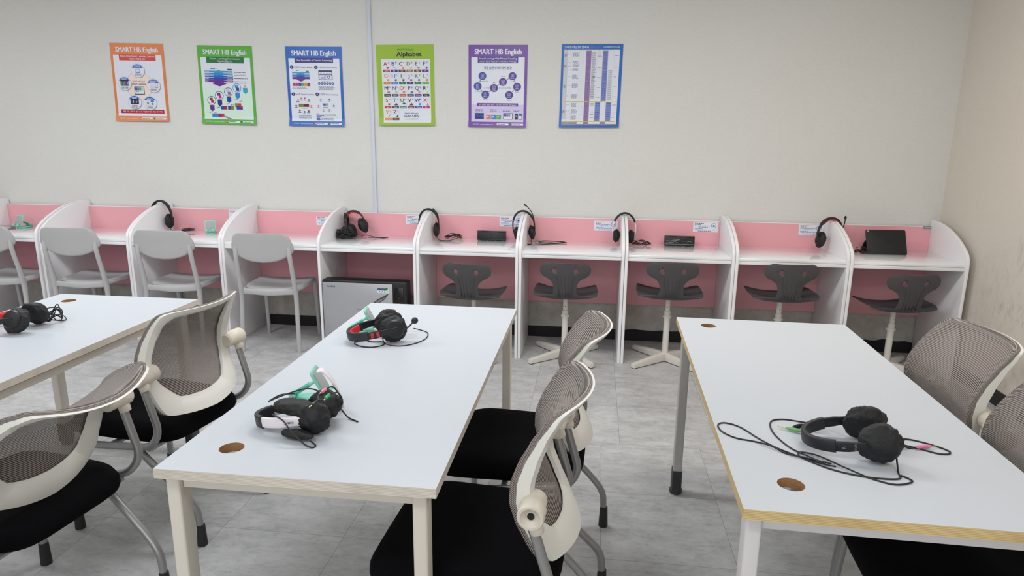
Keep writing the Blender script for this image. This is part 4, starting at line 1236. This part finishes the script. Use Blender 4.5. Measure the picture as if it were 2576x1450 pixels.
# ------------------------------------------------------------------ headsets
def cover_fn(seed, pleat=18, amp=.030):
    def f(d):
        a = atan2(d.z, d.y)
        e = V(d.x * 2.3 + seed, d.y * 2.3, d.z * 2.3)
        rim = sqrt(d.y * d.y + d.z * d.z)
        # gathers run in to the elastic on the outer side, the rest is soft cloth
        g = max(0, d.x * (1 if seed >= 0 else -1))
        fold = sin(pleat * .5 * a + 3 * noise.noise(e * .6)) ** 2
        return 1 - (amp + .075 * g * (1 - g)) * fold * min(1, rim * 1.6) + .14 * noise.noise(e * .7) + .05 * noise.noise(e * 1.6)
    return f
def headset(label, M, band='hs_leather', arm='hs_black', pad=None, h=.165, W=.080, wc=.070, accent=None, mic=None, cord=None, plugs=(), cov=(.026, .047, .050), seed=0, covers=True, cup='hs_black', bw=.034, group='stereo headsets', extra=None, cuptilt=(0, 0), a0=27, coff=.019):
    t = thing('headset', label, 'headset', group, M)
    z0 = .052
    def arcp(a0, a1, n, dr=0.0): return [V((W - dr) * cos(radians(a0 + (a1 - a0) * k / n)), 0, z0 + (h - dr - z0) * sin(radians(a0 + (a1 - a0) * k / n))) for k in range(n + 1)]
    MB().sweep(arcp(a0, 180 - a0, 26), rrect(.013, bw, .005, 3), 0, (0, 1, 0)).build('headband', band, t, angle=60)
    if pad: MB().sweep(arcp(38, 142, 22, .0095), rrect(.009, bw * .82, .004, 3), 0, (0, 1, 0)).build('band_padding', pad, t, angle=60)['label'] = pad[3:] + ' padding inside the band'
    for sx in (-1, 1):
        p = arcp(a0 + 6, 4, 8) + [V(W + .001, 0, .035), V(wc + .016, 0, .008), V(wc + .014, 0, -.010)]
        if sx < 0: p = [V(-q.x, q.y, q.z) for q in p]
        n = len(p)
        so = MB().sweep(p, rrect(.0085, bw * .80, .003, 3), 0, (0, 1, 0), [1.0 if k < 7 else 1 - .06 * (k - 6) for k in range(n)]).build('slider_arm', arm, t, angle=60)
        if accent:
            m = MB()
            for q in (4, 7): m.box(p[q].x + sx * .0035 - .002, p[q].x + sx * .0035 + .002, -.010, .010, p[q].z - .006, p[q].z + .006, 0, bev=.001)
            m.build('accent', accent, so)
        C = Matrix.Translation((sx * wc, 0, 0)) @ Matrix.Rotation(radians(cuptilt[0 if sx < 0 else 1]), 4, 'Z')
        A = C @ Matrix.Rotation(radians(90 * sx), 4, 'Y')
        m = MB().lathe([(.034, -.016), (.038, -.008), (.038, .006), (.032, .013), (.012, .016), (.0005, .016)], 0, A, 26)
        ec = m.build('ear_cup', cup, t)
        if covers:
            mm = MB().ball((0, 0, 0), cov, 0, 64, C @ Matrix.Translation((-sx * coff, 0, 0)), cover_fn((seed + 3.1) * sx))
            mm.build('ear_cover', 'cover', t, angle=70)
        else:
            MB().ball((0, 0, 0), (.013, .036, .038), 0, 24, C @ Matrix.Translation((-sx * .018, 0, 0))).build('ear_cushion', 'hs_leather', t)
    if mic:
        pts, tip = mic
        p = cat_rom(pts, 6)
        mo = MB().tube(p, .0032, 0, 8).build('mic_boom', 'hs_black', t)
        d = (p[-1] - p[-3]).normalized()
        Q = d.to_track_quat('Z', 'Y').to_matrix().to_4x4()
        MB().ball((0, 0, 0), tip, 0, 16, Matrix.Translation(p[-1]) @ Q).build('mic_tip', 'cover', mo)
    inv = t.matrix_world.inverted()
    if cord:
        m = MB()
        for path in cord:
            m.tube([inv @ q for q in cat_rom(path, 7)], .0021, 0, 7)
        m.build('cord', 'cord', t, angle=80)
    for (p0, p1, colr) in plugs:
        p0, p1 = inv @ V(*p0), inv @ V(*p1)
        d = (p1 - p0)
        Q = Matrix.Translation(p0) @ d.to_track_quat('Z', 'Y').to_matrix().to_4x4()
        L = d.length
        m = MB().lathe([(.0026, 0), (.0046, L * .12), (.0050, L * .55), (.0036, L * .68), (.0034, L * .70)], 0, Q, 14)
        m.lathe([(.0017, L * .70), (.0017, L * .94), (.0011, L)], 1, Q, 12)
        m.build('plug', [colr, 'gold'], t)['label'] = colr[5:] + ' jack plug with metal tip'
    if extra: extra(t, inv)
    return t
def basis(origin, zdir, xdir):
    z = Vector(zdir).normalized(); x = Vector(xdir); x = (x - z * x.dot(z)).normalized(); y = z.cross(x)
    return Matrix(((x.x, y.x, z.x, origin[0]), (x.y, y.y, z.y, origin[1]), (x.z, y.z, z.z, origin[2]), (0, 0, 0, 1)))
TZ = HT + .0022
def coil(cx, cy, z, rx, ry, n, seed, rot=0.0, zr=.010):
    rnd = random.Random(seed); out = []
    for k in range(n * 8):
        a = 2 * pi * k / 8 + rnd.uniform(-.2, .2)
        q = 1 - .35 * rnd.random()
        x, y = rx * q * cos(a), ry * q * sin(a)
        out.append(V(cx + x * cos(rot) - y * sin(rot), cy + x * sin(rot) + y * cos(rot), z + zr * rnd.random() * (.3 + .7 * abs(sin(a)))))
    return out

# --- right table: all black headset with boom, spread cord, pink and green plugs
CORD3 = [
  [(1.039,-2.79,.76),(1.03,-2.83,TZ),(1.02,-2.862,TZ),(.975,-2.868,TZ),(.925,-2.86,TZ),(.875,-2.838,TZ),(.838,-2.806,TZ),(.815,-2.775,TZ),(.824,-2.752,TZ),(.86,-2.775,TZ+.004),(.905,-2.83,TZ+.004),(.955,-2.873,TZ),(1.0,-2.893,TZ),(1.045,-2.872,TZ),(1.03,-2.845,TZ)],
  [(.885,-2.83,TZ+.004),(.845,-2.80,TZ),(.80,-2.766,TZ),(.765,-2.73,TZ),(.735,-2.685,TZ),(.705,-2.625,TZ),(.680,-2.600,TZ),(.655,-2.595,TZ),(.640,-2.615,TZ),(.645,-2.655,TZ),(.675,-2.690,TZ),(.720,-2.705,TZ),(.755,-2.735,TZ+.004),(.785,-2.765,TZ),(.825,-2.79,TZ+.004),(.88,-2.815,TZ+.004)],
  [(.945,-2.60,.765),(.915,-2.577,TZ+.006),(.88,-2.556,TZ),(.835,-2.545,TZ),(.80,-2.560,TZ),(.785,-2.60,TZ),(.785,-2.66,TZ),(.805,-2.73,TZ),(.84,-2.785,TZ+.003),(.865,-2.815,TZ+.004)],
  [(1.075,-2.66,.765),(1.105,-2.635,TZ+.004),(1.145,-2.635,TZ),(1.185,-2.66,TZ),(1.21,-2.69,TZ),(1.203,-2.708,TZ),(1.175,-2.71,TZ),(1.135,-2.685,TZ),(1.09,-2.672,TZ+.004)],
  [(1.08,-2.69,.76),(1.11,-2.688,TZ+.001),(1.135,-2.686,TZ+.004)]]
def ex3(t, inv):
    m = MB()
    # lettering on the near slider
    M2 = t.matrix_world
    m2 = MB()
    lettering(m2, 'R', .013, lambda x, y: V(-.0822, -x, .083 + y), 'C', 0, .01)
    lettering(m2, 'iRIVER', .007, lambda x, y: V(-.0851, -x, .058 + y), 'C', 0, .0)
    o = m2.build('lettering', 'ink_grey', t, smooth=False)
headset('black headset with spread out cord lying on the right table', basis((1.008, -2.712, HT + .050), (-.985, .090, -.165), (.09, .99, .0)),
        mic=([V(.084, 0, .02), V(.095, .006, .07), V(.099, .010, .12), V(.092, .016, .165)], (.009, .006, .018)), cord=CORD3,
        plugs=[((.868, -2.636, TZ + .006), (.803, -2.605, TZ + .004), 'plug_green'), ((1.130, -2.690, TZ + .005), (1.190, -2.672, TZ + .004), 'plug_pink')], seed=2.2, coff=.005, cov=(.032, .050, .054), bw=.034, extra=ex3, cuptilt=(12, -14))

# --- middle table, far: red padding and a ball microphone
CORD1 = [
  [(-.53,-1.99,.76),(-.505,-2.03,TZ),(-.46,-2.055,TZ),(-.42,-2.045,TZ),(-.385,-2.005,TZ),(-.365,-1.945,TZ),(-.375,-1.875,TZ),(-.41,-1.84,TZ),(-.44,-1.85,TZ+.01)],
  [(-.60,-2.00,TZ),(-.56,-2.02,TZ),(-.515,-2.025,TZ+.003),(-.505,-2.05,TZ),(-.53,-2.08,TZ),(-.57,-2.085,TZ),(-.605,-2.065,TZ),(-.622,-2.04,TZ),(-.615,-2.025,TZ),(-.64,-2.005,TZ),(-.665,-1.975,TZ),(-.668,-1.93,TZ),(-.655,-1.915,TZ)]]
headset('red and black headset with ball microphone lying at the far end of the middle table', basis((-.502, -1.958, HT + .050), (-.86, -.47, -.165), (-.47, .86, .0)),
        pad='hs_red', accent='hs_red', cord=CORD1, seed=7.7, cov=(.030, .052, .055), bw=.036, arm='hs_black',
        mic=([V(-.080, .01, -.02), V(-.088, .0, -.05), V(-.082, -.015, -.075), V(-.060, -.010, -.085)], (.013, .013, .020)), cuptilt=(10, -10))
# --- middle table, near: white arms, plugs lying on the covers
def ex2(t, inv):
    # the second white arm stands up against the phone holder
    p = [inv @ V(*q) for q in ((-.506, -2.655, HT + .116), (-.491, -2.655, HT + .117), (-.470, -2.655, HT + .098), (-.454, -2.655, HT + .074), (-.440, -2.655, HT + .039), (-.435, -2.655, HT + .008))]
    p = cat_rom(p, 4)
    MB().sweep(p, rrect(.007, .030, .003, 3), 0, inv.to_3x3() @ V(-.45, .89, .1), [(1, .75 + .25 * sin(pi * k / (len(p) - 1))) for k in range(len(p))]).build('slider_arm', 'hs_white', t, angle=60)
    for c, r, sd in (((-.515, -2.790, HT + .060), (.062, .036, .020), 4), ((-.548, -2.765, HT + .050), (.045, .030, .022), 9), ((-.482, -2.862, HT + .016), (.050, .018, .013), 12), ((-.445, -2.735, HT + .050), (.040, .040, .032), 15)):
        f = cover_fn(sd, 9, .06)
        mm = MB(); mm.ball(V(0, 0, 0), r, 0, 32, inv @ Matrix.Translation(c) @ Matrix.Rotation(.3 * sin(sd), 4, 'Z'), f); mm.build('loose_cover', 'cover', t, angle=70)
    # lettering on the near arm, upside down
    m2 = MB()
    lettering(m2, 'CAMAC', .0085, lambda x, y: V(-.0672, y - .003, .062 + x), 'C', 0, .01, .026)
    m2.build('lettering', 'ink_slate', t, smooth=False)
CORD2 = [
  [(-.560, -2.838, HT + .056), (-.52, -2.862, HT + .052), (-.49, -2.885, HT + .038), (-.450, -2.90, TZ + .008), (-.425, -2.905, TZ), (-.42, -2.892, TZ), (-.44, -2.880, TZ + .006)],
  [(-.43, -2.70, HT + .03), (-.40, -2.715, TZ + .004), (-.375, -2.728, TZ), (-.362, -2.735, TZ)],
  [(-.56, -2.70, HT + .06), (-.60, -2.70, HT + .055), (-.628, -2.70, HT + .04), (-.632, -2.716, HT + .038), (-.612, -2.725, HT + .05), (-.57, -2.73, HT + .07), (-.52, -2.72, HT + .085), (-.48, -2.735, HT + .09), (-.46, -2.75, HT + .085)],
  [(-.426, -2.844, .843), (-.434, -2.826, .846), (-.442, -2.801, .842)],
  [(-.426, -2.844, .843), (-.417, -2.850, .846), (-.413, -2.842, .842)],
  [(-.438, -2.761, .842), (-.428, -2.738, .838), (-.418, -2.715, .80), (-.43, -2.70, .77)],
  [(-.414, -2.798, .842), (-.402, -2.770, .835), (-.400, -2.745, .80), (-.42, -2.72, .76)]]
headset('white armed headset with bunched black covers at the near end of the middle table', basis((-.455, -2.778, HT + .046), (-.985, -.11, -.12), (.10, .985, .0)),
        W=.062, wc=.050, h=.170, coff=.004, arm='hs_white', a0=50, cord=CORD2, seed=4.4, cov=(.030, .045, .047), bw=.036, extra=ex2,
plugs=[((-0.438, -2.761, 0.842), (-0.442, -2.801, 0.842), 'plug_pink'), ((-0.414, -2.798, 0.842), (-0.413, -2.842, 0.842), 'plug_emerald'), ((-0.426, -2.844, 0.842), (-0.432, -2.890, 0.842), 'plug_black')])
# --- left table
headset('headset with red band and coiled cord on the left table', basis((-1.985, -2.062, HT + .050), (-.99, -.10, -.165), (-.10, .99, .0)), band='hs_red', pad='hs_red', arm='hs_black', seed=9.1, cov=(.030, .052, .056),
        cord=[coil(-1.972, -1.945, HT + .004, .050, .045, 6, 5, .4, .062)], cuptilt=(25, -25))

# --- headsets straddling the carrel dividers
def hung(label, x, y, z, h, W, wc, cord_c=None, yaw=0.0, roll=0.0, **k):
    M = Matrix.Translation((x, y, z)) @ Matrix.Rotation(radians(yaw), 4, 'Z') @ Matrix.Rotation(radians(roll), 4, 'Y')
    return headset(label, M, h=h, W=W, wc=wc, **k)
D = .7525
hung('boom headset hung over the divider just right of the air purifier carrel', -.926, .40, .822, .152, .073, .058, seed=1.1, cov=(.022, .042, .052), coff=.006, bw=.026, band='hs_black', roll=-3,
     mic=([V(.070, -.02, .02), V(.080, -.02, .07), V(.072, -.02, .12), V(.048, -.02, .150)], (.006, .005, .011)),
     cord=[[V(-.868, .39, .80), V(-.862, .38, .77), V(-.845, .37, D), V(-.80, .36, D), V(-.76, .38, D)] + coil(-.755, .44, D + .004, .065, .035, 5, 21, .3, .045)], plugs=[((-.70, .40, D + .003), (-.665, .395, D + .003), 'plug_green')])
hung('black headset with boom pointing up, hung over the divider above the middle table corner', -.222, .40, .818, .160, .078, .060, seed=3.1, cov=(.024, .042, .050), coff=.006, bw=.026, band='hs_black', roll=-7,
     mic=([V(.074, -.02, .0), V(.082, -.02, .07), V(.072, -.02, .14), V(.045, -.02, .185), V(.030, -.02, .200)], (.007, .006, .013)),
     cord=[[V(-.165, .38, .79), V(-.17, .36, .765), V(-.16, .33, D), V(-.19, .30, D), V(-.14, .28, D), V(-.05, .33, D), V(.05, .40, D), V(.085, .42, D), V(.04, .45, D), V(-.05, .46, D), V(-.12, .42, D), V(-.06, .38, D), V(.03, .41, D), V(.07, .43, D + .003), V(.0, .47, D), V(-.08, .48, D), V(-.15, .44, D)]], plugs=[((-.10, .45, D + .003), (-.145, .46, D + .003), 'plug_green')])
hung('white armed headset with black band straddling a divider', .487, .40, .815, .164, .080, .060, seed=5.2, cov=(.024, .042, .048), coff=.010, bw=.028, band='hs_black', arm='hs_white', roll=2,
     cord=[[V(.545, .39, .79), V(.55, .38, .765)] + coil(.615, .43, D + .002, .075, .035, 4, 8, .1, .03) + [V(.64, .36, D), V(.625, .34, D)]], plugs=[((.64, .365, D + .003), (.628, .335, D + .003), 'plug_pink')])
hung('black headset with red inner band and upright microphone, over the divider left of the tablet', 1.866, .385, .824, .158, .088, .060, seed=6.3, cov=(.028, .046, .056), coff=.006, bw=.028, band='hs_black', pad='hs_red', yaw=18, roll=10,
     mic=([V(.082, .0, .06), V(.092, .0, .10), V(.095, .0, .14), V(.090, .0, .175)], (.008, .008, .014)))
hung('black headset hung over the divider left of the carrel with the second mint phone holder', -3.030, .405, .830, .158, .078, .060, seed=8.2, cov=(.026, .046, .054), coff=.006, bw=.032, band='hs_black', roll=-4,
     cord=[[V(-2.972, .39, .79), V(-2.96, .40, .765), V(-2.93, .43, D), V(-2.88, .44, D)] + coil(-2.865, .455, D + .002, .055, .028, 4, 31, .2, .02)])
# the two headsets heaped in the air purifier carrel
headset('red trimmed headset leaning in the air purifier carrel, front one of the heap', basis((-1.475, .405, .800), (-.42, .08, .90), (.90, .1, .42)), pad='hs_red', accent='hs_red', seed=2.9, h=.132, W=.070, wc=.056, coff=.008, cov=(.034, .048, .056), bw=.034,
        cord=[coil(-1.530, .330, D + .004, .078, .045, 10, 3, .2, .07), [V(-1.43, .35, .76), V(-1.40, .36, .775), V(-1.33, .40, D + .002), V(-1.25, .42, D), V(-1.262, .395, D), V(-1.33, .385, D), V(-1.39, .39, D)]], plugs=[((-1.40, .385, D + .003), (-1.445, .378, D + .003), 'plug_pink')])
headset('plain black headset upright against the divider, rear one of the heap', basis((-1.560, .425, .800), (-.10, .12, .98), (.25, -.96, .0)), seed=1.9, h=.128, W=.066, wc=.052, covers=False, bw=.026, band='hs_black',
        cord=[coil(-1.545, .325, D + .006, .070, .045, 9, 14, .9, .08)])
headset('headset mostly cut off by the left edge of the photo, beside a mint holder', basis((-4.585, .42, .800), (0, .3, .95), (1, 0, 0)), seed=3.9, h=.14, W=.07, wc=.055, bw=.028,
        cord=[[V(-4.53, .40, .77), V(-4.47, .40, D), V(-4.42, .42, D + .002), V(-4.36, .43, D), V(-4.33, .44, D)], [V(-4.50, .39, D), V(-4.43, .41, D + .004), V(-4.37, .44, D), V(-4.32, .43, D)]])

# let every lying headset just touch what it lies on
bpy.context.view_layer.update()
for t in [o for o in COL.objects if o.name.startswith('headset') and o.parent is None]:
    lo, cords = 9, []
    for ch in list(t.children) + [g for c in t.children for g in c.children]:
        if ch.name.startswith('cord'): cords.append(ch); continue
        if ch.name.startswith(('plug', 'mic')): continue
        mw = ch.matrix_world
        lo = min(lo, min((mw @ v.co).z for v in ch.data.vertices))
    rest = HT if t.location.y < -.5 else .750
    if t.location.y > -.5 and lo > .757: continue
    dz = rest + .0006 - lo
    t.location.z += dz
    sh = t.matrix_world.to_3x3().inverted() @ V(0, 0, -dz)
    for c in cords + [p for p in t.children if p.name.startswith('plug')]:
        for v in c.data.vertices: v.co += sh

# ------------------------------------------------------------------ black cases, tablet, loose cord
def case(x0, x1, y, label, wrapped, seed):
    t = thing('keyboard_case', label, 'black case', loc=((x0 + x1) / 2, y, .750))
    hw = (x1 - x0) / 2
    S = Matrix.Rotation(radians(-8), 4, 'X')
    m = MB().box(-hw, hw, 0, .022, .004, .072, 0, bev=.003, M=S)
    m.box(-hw + .002, hw - .002, -.006, .022, .002, .014, 0, bev=.003, M=S)
    m.box(-hw + .03, -hw + .085, -.0012, .001, .060, .069, 1, bev=.001, M=S); m.box(hw - .06, hw - .012, -.0012, .001, .060, .069, 1, bev=.001, M=S)
    m.box(-.002, .0, -.0010, .001, .016, .058, 1, M=S)
    m.build('body', ['case_black', 'hole_black'], t)
    f = MB()
    for k in range(4): f.lathe([(.0035, 0), (.0035, .004)], 0, Matrix.Translation((-hw + .02 + k * (2 * hw - .04) / 3, .006, 0)), 10)
    f.build('foot', 'pad_grey', t)
    if wrapped:
        rnd = random.Random(seed); g = MB()
        for k in range(9):
            a = V(rnd.uniform(-hw + .005, hw * .3), -.0035, rnd.uniform(.02, .045))
            q = [S @ (a + V(i * .016 * rnd.uniform(.6, 1.2), 0, (.05 - a.z) * .25 * i * rnd.uniform(-.3, 1))) for i in range(5)]
            q = [V(min(v.x, hw - .004), v.y, max(.016, min(v.z, .066))) for v in q]
            g.tube(q, .0009, 0, 5)  # highlights along the creases of the wrap, drawn as pale strokes
        g.box(-hw, hw, -.0075, -.0062, .012, .0145, 0, M=S)
        g.build('plastic_wrap_glints', 'wrap_glint', t)['label'] = 'pale strokes painted as glints on creased clear plastic wrapping'
    return t
case(-.574, -.362, .428, 'black flat case without glossy wrap, in the carrel right of the air purifier', False, 1)
case(.778, .988, .430, 'black flat case in shiny plastic wrap, on the carrel right of the white armed headset', True, 4)
t = thing('tablet', 'black tablet in a folio cover standing with its back turned, on the rightmost desktop', 'tablet', loc=(2.240, .325, .750), rz=radians(4))
S = Matrix.Rotation(radians(-24), 4, 'X')
m = MB().prism(rrect(.262, .172, .010, 4, 0, .086), -.004, .006, 'y', 0, bev=.0015, M=S)
m.build('folio_back', 'case_black', t)
m = MB().lathe([(.0062, -.0005), (.0062, .0012)], 0, S @ Matrix.Translation((-.116, -.0042, .160)) @ Matrix.Rotation(radians(90), 4, 'X'), 18)
m.build('camera_lens', 'lens', t)
m = MB().prism([(-.128, .100), (-.128, .002), (.0, .002), (.09, .002), (.09, .100)], .0, .004, 'y', 0, M=Matrix.Translation((0, .118, 0)) @ Matrix.Rotation(radians(34), 4, 'X'))
m.build('kickstand', 'case_black', t)
o = MB().tube(cat_rom(coil(2.085, .345, .7522, .050, .028, 4, 40, -.3, .045) + [V(2.03, .43, .753)], 7), .0019, 0, 7).build('charging_cord', 'cord')
tag(o, 'thin black loose cord lying beside the black tablet', 'cord')
# odds and ends at the foot of the wall in the last carrel
o = MB().tube([V(2.03, .522, .096), V(2.24, .526, .091)], .005, 0, 10).build('plastic_rod', 'steel_white')
tag(o, 'thin white plastic rod lying along the skirting behind the rightmost grey stool', 'rod')
